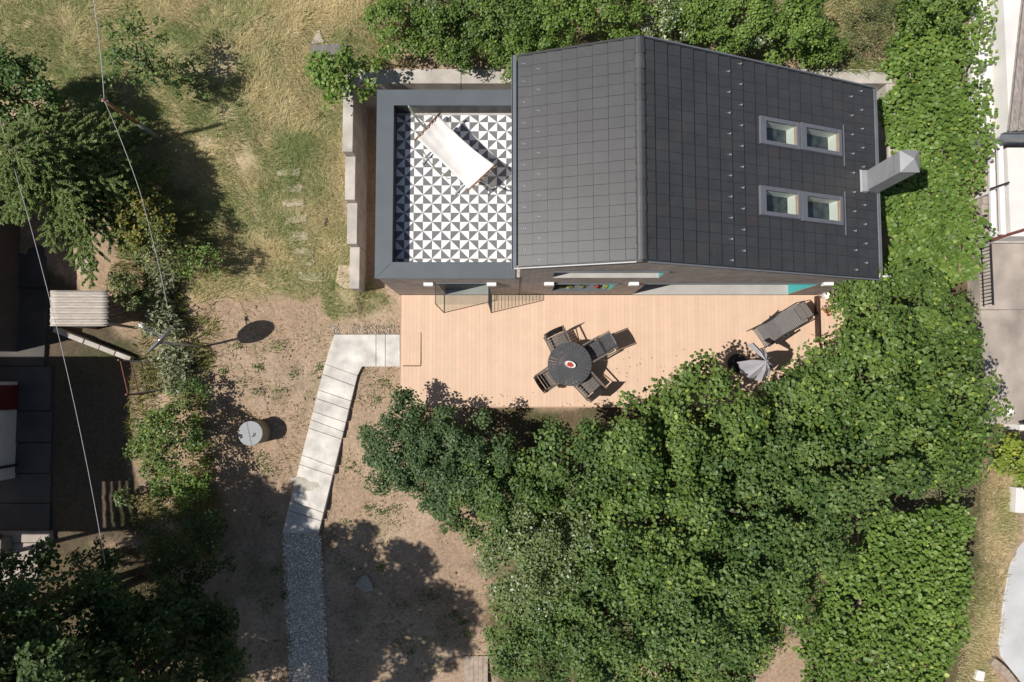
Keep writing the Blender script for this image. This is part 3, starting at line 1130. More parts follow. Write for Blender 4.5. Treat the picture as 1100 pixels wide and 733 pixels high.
def place_hook(side, u, y_, first=[True]):
    o = hook0 if first[0] else hook0.copy()
    if not first[0]:
        COL.objects.link(o)
    first[0] = False
    p = on_plane(side, u, y_)
    o.parent = roof
    o.location = p - world_loc(roof)
    d, n = (RR, RN) if side > 0 else (RL, LN)
    yv = n.cross(d)
    o.rotation_euler = Matrix((d, yv, n)).transposed().to_euler()


TW = (NYY - SY + .02) / 20
for k in range(10):
    place_hook(-1, LLEN * (7.55 / 8), SY + TW * (2 * k + 1.5) - .01 if k < 9 else NYY - .15)
    place_hook(-1, LLEN * (6.55 / 8), SY + TW * (2 * k + .5) - .01)
for k in range(10):
    place_hook(1, RLEN * (6.75 / 20), SY + TW * (2 * k + .5))
    place_hook(1, RLEN * (7.75 / 20), SY + TW * (2 * k + 1.5))
for k in range(10):
    place_hook(1, RLEN * (17.75 / 20), SY + TW * (2 * k + .6))
    if abs(SY + TW * (2 * k + 1.4) - 4.24) > .25:
        place_hook(1, RLEN * (18.75 / 20), SY + TW * (2 * k + 1.4))

# rooflights
for idx_, (u0, u1, ya, yb) in enumerate(sky_rects):
    fr = MB()
    t, h = .078, .055

    def bx(a, b, c, d, z0, z1, m_):
        b8 = [on_plane(1, a, c, z0), on_plane(1, b, c, z0), on_plane(1, b, d, z0), on_plane(1, a, d, z0)]
        t8 = [on_plane(1, a, c, z1), on_plane(1, b, c, z1), on_plane(1, b, d, z1), on_plane(1, a, d, z1)]
        m_.hexa(b8, t8)
    bx(u0, u0 + t * 1.9, ya, yb, -.12, h, fr)
    bx(u1 - t, u1, ya, yb, -.12, h, fr)
    bx(u0 + t * 1.9, u1 - t, ya, ya + t, -.12, h - .002, fr)
    bx(u0 + t * 1.9, u1 - t, yb - t, yb, -.12, h - .002, fr)
    f_ = fr.build('skylight', M['frame'], house, bevel=.004)
    sh = MB()
    i0, i1, j0, j1 = u0 + t * 1.9, u1 - t, ya + t, yb - t
    e_ = .008
    bx(i1 - .002, i1 + e_, j0, j1, -.24, -.01, sh)
    bx(i0 - e_, i1 + e_, j1 - .002, j1 + e_, -.24, -.01, sh)
    bx(i0 - e_, i1 + e_, j0 - e_, j0 + .002, -.24, -.01, sh)
    sh.build('reveal', M['cream'], f_)
    fl = MB()
    bx(i0 - e_, i1 + .1, j0 - .05, j1 + .05, -.28, -.245, fl)
    bx(i0 - e_, i0 + .002, j0, j1, -.24, -.01, fl)
    fl.build('room', M['dark_room'], f_)
    wd = MB()
    bx(i1 - .016, i1 - .002, j0 + .002, j1 - .002, -.012, .034, wd)
    wd.build('wood_trim', M['pale_wood'], f_)
    gl = MB()
    bx(i0 + .001, i1 - .017, j0 + .001, j1 - .001, .022, .026, gl)
    gl.build('pane', M['glass_roof'], f_)
for (k, m_) in ((1, 0), (3, 0)):
    u0, u1, ya, yb = sky_rects[k]
    ft = MB()
    bx_a = [on_plane(1, u1 + .055, ya - .20, .03), on_plane(1, u1 + .072, ya - .20, .03), on_plane(1, u1 + .072, yb + .12, .03), on_plane(1, u1 + .055, yb + .12, .03)]
    ft.hexa(bx_a, [p + RN * .02 for p in bx_a])
    ft.build('skylight_flashing', M['frame'], house)

# chimney
cb = P(937.5, 197, 2.75)
ch = MB()
cw, cd = .175, .205
ctop = 4.16
ch.box(7.62 - cw, 7.62 + cw, 4.24 - cd, 4.24 + cd, 2.3, ctop)
cbp = MB()
chim = ch.build('chimney', M['chimney'], house, bevel=.004)
cp = MB()
cp.add([(7.62 - cw - .012, 4.24 - cd - .012, ctop), (7.62 + cw + .012, 4.24 - cd - .012, ctop), (7.62 + cw + .012, 4.24 + cd + .012, ctop), (7.62 - cw - .012, 4.24 + cd + .012, ctop), (7.62, 4.24, ctop + .16)],
       [(3, 2, 1, 0), (0, 1, 4), (1, 2, 4), (2, 3, 4), (3, 0, 4)])
cp.build('cap', M['chimney'], chim)
cs = MB()
cs.box(7.62 - cw - .003, 7.62 + cw + .003, 4.24 - cd - .003, 4.24 + cd + .003, 3.93, 3.945)
cs.build('seam', M['frame'], chim)
cf = MB()
a = on_plane(1, RLEN - .50, 4.24, .03)
cf.hexa([on_plane(1, RLEN - .46, 4.24 - .24, .03), on_plane(1, RLEN - .28, 4.24 - .24, .03), on_plane(1, RLEN - .28, 4.24 + .24, .03), on_plane(1, RLEN - .46, 4.24 + .24, .03)],
        [on_plane(1, RLEN - .44, 4.24 - .22, .07), on_plane(1, RLEN - .30, 4.24 - .22, .12), on_plane(1, RLEN - .30, 4.24 + .22, .12), on_plane(1, RLEN - .44, 4.24 + .22, .07)])
cf.build('flashing', M['chimney'], chim)


def opening(name, h, sill_t, reveal_mat='teal', doors=0, sill_mat='sill'):
    x0_, x1_, z0_, z1_ = h
    w = MB()
    d = .05
    yg = SY + .235
    zb = z0_ + sill_t
    w.box(x0_, x1_, yg, yg + d, z1_ - .06, z1_)
    w.box(x0_, x1_, yg, yg + d, zb, zb + .05)
    w.box(x0_, x0_ + .05, yg, yg + d, zb + .05, z1_ - .06)
    w.box(x1_ - .05, x1_, yg, yg + d, zb + .05, z1_ - .06)
    for k in range(1, doors):
        xm = x0_ + (x1_ - x0_) * k / doors
        w.box(xm - .03, xm + .03, yg - .004, yg + d - .004, zb + .05, z1_ - .06)
    o = w.build(name, M['frame'], house)
    g = MB()
    g.box(x0_ + .05, x1_ - .05, yg + .02, yg + .028, zb + .05, z1_ - .06)
    g.build('pane', M['glass_dark'], o)
    s = MB()
    s.box(x0_ + .003, x1_ - .003, SY - .012, yg - .002, z0_ + .002, z0_ + sill_t)
    s.build('sill', M[sill_mat], o)
    r = MB()
    r.box(x1_ - .016, x1_ - .002, SY + .01, yg - .002, zb + .002, z1_ - .004)
    r.build('reveal', M[reveal_mat], o)
    hd = MB()
    hd.box(x0_ - .03, x1_ + .03, SY - .035, SY - .004, z1_ + .0, z1_ + .05)
    hd.build('head_trim', M['coping'], o)
    return o


opening('window', UPW, .02)
opening('window', LOW, .02, sill_mat='coping')
opening('glazed_door', DOOR, .012, doors=4)
w = opening('terrace_door', TDOOR, .012, reveal_mat='frame', doors=2)

# white wall lamps
lm = MB()
lm.box(-.105, .105, -.075, -.003, -.09, .09)
lamp0 = lm.build('wall_lamp', M['white'], None, bevel=.008)
for i, (px, wy) in enumerate(((460, SY - .01), (528, SY - .01), (590, SY), (681.5, SY), (891, SY))):
    o = lamp0 if i == 0 else lamp0.copy()
    if i:
        COL.objects.link(o)
    z = 2.0
    o.parent = house
    o.location = Vector((P(px, 307.5, 2.09).x, wy, z)) - house.location

# glazed porch screens
porch = thing('glass_porch', (-1.1, 2.0, 0), 'glass side screens and flat glass canopy sheltering the deck door', 'porch')
pxa, pxb, pyo, pz = -1.70, -.52, 1.745, 1.93
for xx in (pxa, pxb):
    f = MB()
    f.box(xx - .009, xx + .009, pyo, pyo + .018, 0, pz)
    f.box(xx - .006, xx + .006, pyo + .018, SY - .014, pz - .015, pz)
    f.box(xx - .006, xx + .006, pyo + .018, SY - .014, .004, .018)
    if xx == pxb:
        for k in range(14):
            f.box(xx - .004, xx + .004, pyo + .03, SY - .014, .12 + k * .128, .128 + k * .128)
    fo = f.build('screen_frame', M['dark_metal'], porch)
    g = MB()
    g.box(xx - .004, xx + .004, pyo + .03, SY - .014, .03, pz - .03) if xx == pxa else g.box(xx - .012, xx - .008, pyo + .03, SY - .014, .03, pz - .03)
    g.build('pane', M['glass'], fo)
c2 = MB()
c2.box(pxa - .02, pxb + .02, pyo - .01, SY - .014, pz + .004, pz + .014)
c2.build('canopy', M['glass'], porch)

# potted plants on the lower window sill
for i, (px, kind, col_, lab) in enumerate((
        (603.5, 'spiky', 'yellow_green', 'small sparse yellow leaved plant at the left end of the front window sill'),
        (611.5, 'spiky', 'yellow_green', 'pale yellow rosette plant, second from left on the window sill'),
        (626, 'spiky', 'yellow_green', 'spreading pale green plant in the middle of the front window sill'),
        (641.5, 'round', 'red', 'red flowering plant on the front window sill'),
        (652, 'round', 'yellow_green', 'bushy yellow green plant beside the red flowers on the window sill'))):
    c0 = P(px, 309, .85)
    base = Vector((c0.x, SY + .09, LOW[2] + .022))
    t = thing('potted_plant', base, lab, 'potted plant', 'potted plants on the front window sill')
    pm = MB()
    pm.lathe(base, [(.035, 0), (.046, .08), (.049, .084), (.04, .08)], 16)
    pm.build('pot', M['dark_metal'], t)
    n = (26 if col_ == 'red' else 40) if kind == 'round' else 24
    pos = np.array(base + Vector((0, 0, .12)))[None] + rng.normal(0, .034 if kind == 'round' else .03, (n, 3)) * np.array([1.2, .8, .7])
    d_ = pos - np.array(base)[None] - np.array([[0, 0, .12]])
    nr = norm(d_) * .4 + np.array([0, 0, .8]) + rng.normal(0, .35, (n, 3))
    bc = {'yellow_green': (.36, .34, .10), 'red': (.42, .07, .06)}[col_]
    cols = np.array(bc)[None] * rng.uniform(.6, 1.25, (n, 1))
    leaf_cloud('leaves', pos, nr, rng.uniform(.035, .06, n), cols, M['leaf_matt'], t, LEAF_OVAL if kind == 'round' else LEAF_LONG)

# ------------------------------------------------------------------ retaining walls
mb = MB()
rw = thing('retaining_wall', (-3.8, 4.4, -.15), 'stepped pale concrete retaining wall left of the roof terrace', 'wall')
segs = [(2.28, 3.30, .58), (3.31, 4.30, .90), (4.31, 5.35, 1.16), (5.36, 7.02, 1.46)]
for a, b, zt in segs:
    mb.box(WX0 - .02, WX1, a, b, -.4, zt)
mb.build('segments', M['concrete'], rw, bevel=.012)
mb = MB()
for a, b in ((WX0 - .02, -1.2), (-1.19, 1.4), (1.41, 4.0), (4.01, 6.6), (6.61, EX1)):
    mb.box(a, b, NY0 + .01, NY1 + .02, -.4, 1.36)
rn = mb.build('retaining_wall', M['concrete'], None, bevel=.012)
lone(rn, 'long concrete retaining wall behind the house, below the hedge', 'wall')
mb = MB()
mb.box(EX0, EX1, 4.2, 7.02, -.4, 1.36)
lone(mb.build('retaining_wall', M['concrete'], None, bevel=.012), 'concrete retaining wall at the right rear corner of the house', 'wall')
mb = MB()
mb.box(HX0, EX0 - .01, NYY + .02, NY0 - .02, -.2, .16)
mb.box(7.95, EX0 - .02, 5.6, NYY + .02, -.2, .155)
structure(mb.build('rear_pavement', M['grey_slab']))

# ------------------------------------------------------------------ hammock on the terrace
A1, A2 = P(447.5, 149, TZ + .72), P(471, 123.5, TZ + .72)
B1, B2 = P(504, 203.5, TZ + .62), P(532, 177.5, TZ + .62)
hc = (A1 + A2 + B1 + B2) / 4
ham = thing('hammock', (hc.x, hc.y, TZ), 'white cloth hammock with wooden spreader bars on the patterned terrace', 'hammock')
NU, NV = 28, 14
vs, fs = [], []
for i in range(NU + 1):
    u = i / NU
    for j in range(NV + 1):
        v = j / NV
        p = (A1.lerp(A2, v)).lerp(B1.lerp(B2, v), u)
        sag = .20 * (1 - (2 * u - 1) ** 2) * (.55 + .45 * (1 - (2 * v - 1) ** 2))
        pin = (v - .5) * .07 * (1 - (2 * u - 1) ** 2)
        p = p - (A2 - A1).normalized() * pin
        rip = .010 * math.sin(v * 22 + u * 3) * (1 - min(1, u * 2.2)) + .007 * math.sin(v * 17 + 1) * max(0, u * 2 - 1.3) + .004 * math.sin(u * 31 + v * 4)
        vs.append(p + Vector((0, 0, -sag + rip)))
for i in range(NU):
    for j in range(NV):
        a = i * (NV + 1) + j
        fs.append((a, a + NV + 1, a + NV + 2, a + 1))
mb = MB(); mb.add(vs, fs)
clo = mb.build('cloth', M['cloth_white'], ham, smooth=True)
so = clo.modifiers.new('thickness', 'SOLIDIFY'); so.thickness = .008
for (a, b) in ((A1, A2), (B1, B2)):
    d = (b - a).normalized()
    mb = MB(); mb.tube([a - d * .06, b + d * .06], .022, 10)
    mb.build('spreader_bar', M['wood'], ham, smooth=True)
    mb = MB()
    for k in range(7):
        q = a.lerp(b, (k + .5) / 7)
        mb.tube([q, q + (Vector((0, 0, .01)))], .03, 8)
    mb.build('cloth_loops', M['cloth_white'], ham)
ax = ((B1 + B2) / 2 - (A1 + A2) / 2)
axn = Vector((ax.x, ax.y, 0)).normalized()
end_a = (A1 + A2) / 2 - axn * .48 + Vector((0, 0, .28))
end_b = (B1 + B2) / 2 + axn * .40 + Vector((0, 0, .22))
for (a, b, e) in ((A1, A2, end_a), (B1, B2, end_b)):
    mb = MB()
    for k in range(7):
        mb.tube([a.lerp(b, (k + .5) / 7), e], .0035, 5)
    mb.build('cords', M['cord'], ham)
# low A-frame stand under it
sf = MB()
lat = Vector((-axn.y, axn.x, 0))
zt = TZ
fa = Vector((end_a.x, end_a.y, 0)); fb = Vector((end_b.x, end_b.y, 0))
ctr = (fa + fb) / 2
stand = thing('hammock_stand', (ctr.x, ctr.y, TZ), 'grey tube stand with low bowed legs carrying the white hammock', 'stand')
for e, s in ((end_a, 1), (end_b, -1)):
    foot = Vector((e.x, e.y, 0)) + axn * s * .75
    m1 = Vector((e.x, e.y, 0)) + axn * s * .12
    sf.tube([e, Vector((m1.x, m1.y, e.z - .35)), Vector((foot.x, foot.y, TZ + .06))], .021, 10)
beam_a = Vector((fa.x, fa.y, TZ + .05)) + axn * .72
beam_b = Vector((fb.x, fb.y, TZ + .05)) - axn * .72
sf.tube([beam_a, beam_b], .024, 10)
sf.build('frame', M['steel'], stand, smooth=True)
for p in (beam_a, beam_b):
    lg = MB()
    lg.tube([p - lat * .55 + Vector((0, 0, -.025)), p + lat * .55 + Vector((0, 0, -.025))], .022, 10)
    lg.build('foot_bar', M['steel'], stand, smooth=True)
cpts = []
for k in range(17):
    u = k / 16
    p = A1.lerp(B1, .12 + .50 * u)
    cpts.append(p - lat * (.05 + .08 * math.sin(u * 3.0)) + Vector((0, 0, -.20 - .1 * u)))
mb = MB(); mb.tube(cpts, .012, 7)
e = cpts[-1]
mb.tube([e + Vector((.05 * math.cos(t), .05 * math.sin(t), 0)) for t in np.linspace(0, 5.5, 14)], .010, 7)
mb.build('hanging_strap', M['cord'], ham, smooth=True)

# ------------------------------------------------------------------ table and chairs
TCX = P(612, 391.3, .72)
TR = 23.6 * (CAM_H - .72) / FOC
tb = thing('garden_table', (TCX.x, TCX.y, 0), 'round charcoal garden table with radiating slats in the middle of the deck', 'table')
mb = MB()
NS = 36
for k in range(NS):
    t0, t1 = 2 * math.pi * (k + .045) / NS, 2 * math.pi * (k + .955) / NS
    ring = []
    for rr_ in (.11, TR):
        w = 0 if rr_ > .2 else .0
        ring.append((TCX.x + rr_ * math.cos(t0), TCX.y + rr_ * math.sin(t0)))
        ring.append((TCX.x + rr_ * math.cos(t1), TCX.y + rr_ * math.sin(t1)))
    mb.prism([ring[0], ring[2], ring[3], ring[1]], .695, .72)
mb.lathe((TCX.x, TCX.y, .70), [(.108, -.003), (.108, .017)], 24)
tp = mb.build('tabletop', M['table_top'], tb)
mb = MB()
mb.lathe((TCX.x, TCX.y, .66), [(TR * .97, .0), (TR * .97, .032), (TR * .93, .032)], 48)
mb.f = mb.f[:-2]
mb.lathe((TCX.x, TCX.y, .66), [(.30, .0), (.30, .03), (.27, .03)], 32)
mb.f = mb.f[:-2]
mb.build('rim', M['dark_metal'], tb)
for k in range(4):
    a = R(45 + 90 * k + 12)
    mb = MB()
    mb.tube([(TCX.x + .42 * math.cos(a), TCX.y + .42 * math.sin(a), .002), (TCX.x + .33 * math.cos(a), TCX.y + .33 * math.sin(a), .665)], .018, 8)
    mb.build('leg', M['dark_metal'], tb)
bp = P(612.5, 391.6, .76)
bowl = thing('oval_bowl', (bp.x, bp.y, .722), 'white oval bowl of red tomatoes on the round table', 'bowl')
vs, fs = [], []
n = 28
ca = R(-18)
prof = [(.35, 0), (.75, .02), (1.0, .055), (.93, .052), (.66, .026), (.0, .020)]
for r_, z_ in prof:
    for k in range(n):
        t = 2 * math.pi * k / n
        a_, b_ = .135 * r_, .078 * r_
        xq, yq = a_ * math.cos(t), b_ * math.sin(t)
        vs.append((bp.x + xq * math.cos(ca) - yq * math.sin(ca), bp.y + xq * math.sin(ca) + yq * math.cos(ca), .722 + z_))
for i in range(len(prof) - 1):
    for k in range(n):
        fs.append((i * n + k, i * n + (k + 1) % n, (i + 1) * n + (k + 1) % n, (i + 1) * n + k))
mb = MB(); mb.add(vs, fs)
mb.build('dish', M['white'], bowl, smooth=True)
tom = MB()
tom.lathe((0, 0, 0), [(.004, .0), (.018, .004), (.026, .018), (.025, .032), (.012, .042), (.003, .040)], 14)
tom0 = tom.build('tomato', simple('tomato_skin', (.50, .055, .025), .35, var=.2, scale=20), None, smooth=True)
for i, (dx, dy) in enumerate(((-.05, .012), (-.012, .026), (-.014, -.022), (.03, .006), (.058, -.014), (-.045, -.03), (.022, -.038))):
    o = tom0 if i == 0 else tom0.copy()
    if i:
        COL.objects.link(o)
    o.location = (bp.x + dx * math.cos(ca) - dy * math.sin(ca), bp.y + dx * math.sin(ca) + dy * math.cos(ca), .742 + .006 * (i % 2))
    spots_t = ['leftmost red tomato in the white bowl', 'red tomato at the upper rim of the white bowl', 'red tomato in the middle of the white bowl nearest its lower rim', 'red tomato right of the middle of the white bowl', 'rightmost red tomato in the white bowl', 'lower left red tomato in the white bowl', 'lower right red tomato in the white bowl']
    tag(o, spots_t[i], 'tomato', 'tomatoes in the bowl')


def make_chair(px, py, face_to, label, back_mat='dark_metal', seat_mat='taupe', recline=.07, width=.50):
    s = P(px, py, .44)
    f = Vector((face_to.x - s.x, face_to.y - s.y, 0)).normalized()
    r = Vector((f.y, -f.x, 0))
    base = Vector((s.x, s.y, 0))
    t = thing('garden_chair', base, label, 'chair', 'folding chairs around the round table')
    up = Vector((0, 0, 1))

    def L(a, b, c):
        return base + r * a + f * b + up * c
    w = width / 2
    m = MB()
    for k in range(6):
        y0_ = -.21 + k * .072
        m.obox(L(0, y0_ + .03, .44), r * (w - .03), f * .0335, up * .010)
    m.build('seat', M[seat_mat], t, bevel=.004)
    m = MB()
    a_, b_ = L(0, -.24, .50), L(0, -.24 - recline * 1.3, .86)
    up_v = b_ - a_
    cur = up_v.normalized().cross(r).normalized()
    NB = 8
    vs, fs = [], []
    for k in range(NB + 1):      # one sheet of fabric, slightly bellied between the tubes
        q = k / NB
        for i_ in range(5):
            v = (i_ / 4 - .5) * 2
            vs.append(a_ + up_v * q + r * (w - .02) * v - f * .018 * (1 - v * v))
    for k in range(NB):
        for i_ in range(4):
            o_i = k * 5 + i_
            fs.append((o_i, o_i + 1, o_i + 6, o_i + 5))
    m.add(vs, fs)
    bo = m.build('backrest', M[back_mat], t, smooth=True)
    sol = bo.modifiers.new('thickness', 'SOLIDIFY')
    sol.thickness = .012
    for sg in (-1, 1):
        m = MB()
        m.tube([L(sg * w, .24, .002), L(sg * w, .06, .42), L(sg * w, -.235, .50), L(sg * w, -.24 - recline * 1.3, .87)], .013, 8)
        m.build('side_frame', M['bronze'], t, smooth=True)
        m = MB()
        m.tube([L(sg * w * .95, -.30, .002), L(sg * w * .95, .02, .40), L(sg * (w + .012), .21, .645)], .012, 8)
        m.build('leg', M['bronze'], t, smooth=True)
        m = MB()
        m.obox(L(sg * (w + .012), -.02, .655), f * .26, r * .020, up * .010)
        m.build('armrest', M['taupe'], t, bevel=.004)
    m = MB()
    m.tube([L(-w, .15, .20), L(w, .15, .20)], .010, 6)
    m.tube([L(-w, -.235, .49), L(w, -.235, .49)], .010, 6)
    m.build('crossbar', M['dark_metal'], t)
    return t


make_chair(600, 369, TCX, 'folding garden chair with taupe slatted seat at the upper left of the round table')
make_chair(637.5, 376.5, TCX, 'dark reclined garden chair at the upper right of the round table', back_mat='table_top', seat_mat='table_top', recline=.20, width=.44)
make_chair(590, 406, TCX, 'folding garden chair pushed in at the lower left of the round table', width=.44)
make_chair(631, 413.5, TCX, 'folding garden chair turned slightly at the lower right of the round table', width=.50)

# ------------------------------------------------------------------ sun lounger
foot, head = P(815.5, 364, .32), P(872, 329, .66)
f = Vector((head.x - foot.x, head.y - foot.y, 0)).normalized()
r = Vector((f.y, -f.x, 0))
base = Vector((foot.x, foot.y, 0))
lg = thing('sun_lounger', base, 'grey slatted sun lounger with dark headrest at the right end of the deck', 'sun lounger')
Lw = .24


def LL(a, b, c):
    return base + r * a + f * b * .88 + Vector((0, 0, c))


LEN = 1.30
prof = [(0.0, .32), (.30, .36), (.62, .34), (.95, .46), (1.28, .60)]


def lz(b):
    for (b0, z0_), (b1, z1_) in zip(prof[:-1], prof[1:]):
        if b <= b1:
            return z0_ + (z1_ - z0_) * (b - b0) / (b1 - b0)
    return prof[-1][1]


m = MB()
nsl = 30
for k in range(nsl):
    b0 = LEN * k / nsl
    m.hexa([LL(-Lw, b0, lz(b0) - .006), LL(Lw, b0, lz(b0) - .006), LL(Lw, b0 + LEN / nsl * .74, lz(b0 + .03) - .006), LL(-Lw, b0 + LEN / nsl * .74, lz(b0 + .03) - .006)],
           [LL(-Lw, b0, lz(b0) + .006), LL(Lw, b0, lz(b0) + .006), LL(Lw, b0 + LEN / nsl * .74, lz(b0 + .03) + .006), LL(-Lw, b0 + LEN / nsl * .74, lz(b0 + .03) + .006)])
m.build('sling', M['grey_fabric'], lg)
m = MB()
pb = 1.16
m.hexa([LL(-Lw * .8, pb, lz(pb) + .01), LL(Lw * .8, pb, lz(pb) + .01), LL(Lw * .8, pb + .2, .61), LL(-Lw * .8, pb + .2, .61)],
       [LL(-Lw * .75, pb + .02, lz(pb) + .07), LL(Lw * .75, pb + .02, lz(pb) + .07), LL(Lw * .75, pb + .18, .66), LL(-Lw * .75, pb + .18, .66)])
m.build('headrest', M['taupe'], lg, bevel=.02)
for sg in (-1, 1):
    m = MB()
    m.tube([LL(sg * (Lw + .02), b, z) for b, z in ((-.02, .32), (.30, .36), (.62, .34), (.95, .46), (1.30, .61))], .014, 8)
    m.tube([LL(sg * (Lw + .02), 1.30, .61), LL(sg * (Lw - .03), 1.47, .67), LL(0, 1.49, .68)], .012, 8)
    m.build('side_rail', M['dark_metal'], lg, smooth=True)
    m = MB()
    m.obox(LL(sg * (Lw + .05), .52, .56), f * .27, r * .022, Vector((0, 0, .012)))
    m.build('armrest', M['dark_metal'], lg, bevel=.005)
    for (b0, b1, z1) in ((-.05, .25, .36), (.75, .42, .55), (1.05, .55, .36)):
        m = MB()
        m.tube([LL(sg * (Lw + .035), b0, .002), LL(sg * (Lw + .035), b1, z1)], .012, 8)
        m.build('leg', M['dark_metal'], lg, smooth=True)
m = MB()
m.obox(LL(0, 1.40, .655), r * (Lw - .05), (f * .96 + Vector((0, 0, .28))) * .075, (Vector((0, 0, .96)) - f * .28) * .006)
m.build('sling_top', M['taupe'], lg)

# ------------------------------------------------------------------ half folded parasol
pc = PARA
par = thing('parasol', (pc.x, pc.y, 0), 'pale grey parasol with half folded ribs between the trees and the lounger', 'parasol')
m = MB()
lobes = [(-2.85, .50, .17), (-2.25, .46, .16), (1.98, .46, .10), (1.25, .33, .06), (.45, .28, .06), (-.35, .30, .08), (-.95, .36, .10), (-1.55, .44, .14)]
for a, ln, hw in lobes:
    hw *= .82
    d = Vector((math.cos(a), math.sin(a), 0)); s = Vector((-d.y, d.x, 0))
    c0 = Vector((pc.x, pc.y, 1.98))
    top = [c0, c0 + d * ln * .45 + s * hw * .75 - Vector((0, 0, .17)), c0 + d * ln * .95 + s * hw * .95 - Vector((0, 0, .50)),
           c0 + d * ln - Vector((0, 0, .36)), c0 + d * ln * .95 - s * hw * .95 - Vector((0, 0, .50)), c0 + d * ln * .45 - s * hw * .75 - Vector((0, 0, .17)), c0 + d * ln * .5 - Vector((0, 0, .10))]
    m.add(top, [(0, 6, 1), (6, 3, 2, 1), (0, 5, 6), (6, 5, 4, 3)])
cn = m.build('canopy', M['parasol'], par)
so = cn.modifiers.new('thickness', 'SOLIDIFY'); so.thickness = .006
for a, ln, hw in lobes:
    d = Vector((math.cos(a), math.sin(a), 0))
    m = MB()
    c0 = Vector((pc.x, pc.y, 1.955))
    m.tube([c0 + d * .03, c0 + d * ln * .5 - Vector((0, 0, .10)), c0 + d * ln * .98 - Vector((0, 0, .36))], .008, 6)
    m.build('rib', M['steel'], par)
m = MB(); m.tube([(pc.x, pc.y, .05), (pc.x, pc.y, 2.02)], .022, 10); m.lathe((pc.x, pc.y, 2.0), [(.03, 0), (.03, .03), (.012, .06)], 12)
m.build('pole', M['steel'], par)
m = MB(); m.lathe((pc.x, pc.y, .003), [(.24, 0), (.24, .04), (.05, .07), (.03, .12)], 24)
m.build('base', M['dark_metal'], par)

nl = 150
lx_ = np.concatenate([rng.uniform(-2.6, 3.2, 50), rng.uniform(2.5, 7.2, 100)])
ly_ = np.concatenate([DECK_S + .02 + .35 * rng.random(50) ** 2, -.45 + 1.3 * rng.random(100) ** 1.5])
keep_ = (np.hypot(lx_ - TCX.x, ly_ - TCX.y) > .9)
lx_, ly_ = lx_[keep_], ly_[keep_]
nl = len(lx_)
lo_ = leaf_cloud('fallen_leaves', np.stack([lx_, ly_, np.full(nl, .012)], 1), rng.normal(0, .15, (nl, 3)) + np.array([0, 0, 1]), rng.uniform(.025, .05, nl), np.array((.22, .16, .07))[None] * rng.uniform(.5, 1.6, (nl, 1)), M['leaf_matt'], None, LEAF_OVAL)
tag(lo_, 'dry fallen leaves scattered along the tree side of the deck', 'leaves', kind='stuff')

# dark screen at the end of the deck and pots behind it
m = MB()
sx = P(881.5, 330, .3).x
for k in range(2):
    m.box(sx - .022, sx + .022, 1.02, 2.16, .005 + k * .085, .085 + k * .085)
sc_ = thing('wooden_screen', (sx, 1.6, 0), 'low dark brown plank screen at the right end of the deck', 'screen')
m.build('planks', simple('dark_brown_planks', (.05, .022, .016), .7, var=.3, scale=8), sc_)
for yy in (1.0, 2.1):
    m = MB(); m.box(sx + .024, sx + .055, yy, yy + .04, .003, .19)
    m.build('post', M['wood'], sc_)
for (px, py, r_, h_, mt, lab, cat) in ((887.5, 317.5, .085, .17, 'white', 'white ceramic pot behind the dark plank screen, nearest the house', 'pot'),
                                       (886.5, 329, .055, .10, 'dirty_white', 'small off white pot below the larger white pot behind the screen', 'pot'),
                                       (893, 322, .06, .14, 'terracotta', 'terracotta pot at the right of the white pot', 'pot')):
    b = P(px, py, h_)
    m = MB()
    m.lathe((b.x, b.y, .003), [(r_ * .7, 0), (r_, h_), (r_ * 1.08, h_ + .004), (r_ * 1.05, h_ + .018), (r_ * .86, h_ + .016), (r_ * .8, h_ * .8)], 20)
    lone(m.build('flower_pot', M[mt], None, smooth=False), lab, cat)
b = P(888, 331, .16)
t = thing('flowering_plant', (b.x + .05, b.y - .02, .003), 'small red flowers beside the pots at the end of the deck', 'plant')
n = 22
pos = np.array((b.x + .04, b.y - .03, .13))[None] + rng.normal(0, .05, (n, 3))
leaf_cloud('flowers', pos, rng.normal(0, .4, (n, 3)) + np.array([0, 0, 1]), rng.uniform(.04, .07, n), np.array((.5, .05, .03))[None] * rng.uniform(.6, 1.2, (n, 1)), M['leaf_matt'], t)
pos = np.array((b.x + .04, b.y - .03, .10))[None] + rng.normal(0, .07, (n, 3)) * np.array([1, 1, .6])
leaf_cloud('leaves', pos, rng.normal(0, .4, (n, 3)) + np.array([0, 0, 1]), rng.uniform(.05, .08, n), leaf_cols(n, 'green'), M['leaf'], t)

# ------------------------------------------------------------------ left garden furniture
# well / barrel
b = P(267.5, 466, .45)
g0 = float(gz(b.x, b.y))
wl = thing('garden_well', (b.x, b.y, g0), 'round rendered well with flat grey metal lid on the bare soil', 'well')
rW = 13.2 * (CAM_H - .45) / FOC
m = MB(); m.lathe((b.x, b.y, g0 - .05), [(rW * .97, 0), (rW * .95, .62)], 40)
m.build('drum', M['barrel'], wl)
m = MB(); m.lathe((b.x, b.y, g0 + .572), [(rW, 0), (rW, .022), (rW * .985, .028)], 40)
ld = m.build('lid', M['lid'], wl)
m = MB(); m.tube([(b.x + .06 * math.cos(t) + .04, b.y + .06 * math.sin(t) - .02, g0 + .60 + .035 * math.sin((t + 1.6) * 1.0)) for t in np.linspace(-1.5, .5, 9)], .009, 6)
m.build('handle', M['dark_metal'], ld)

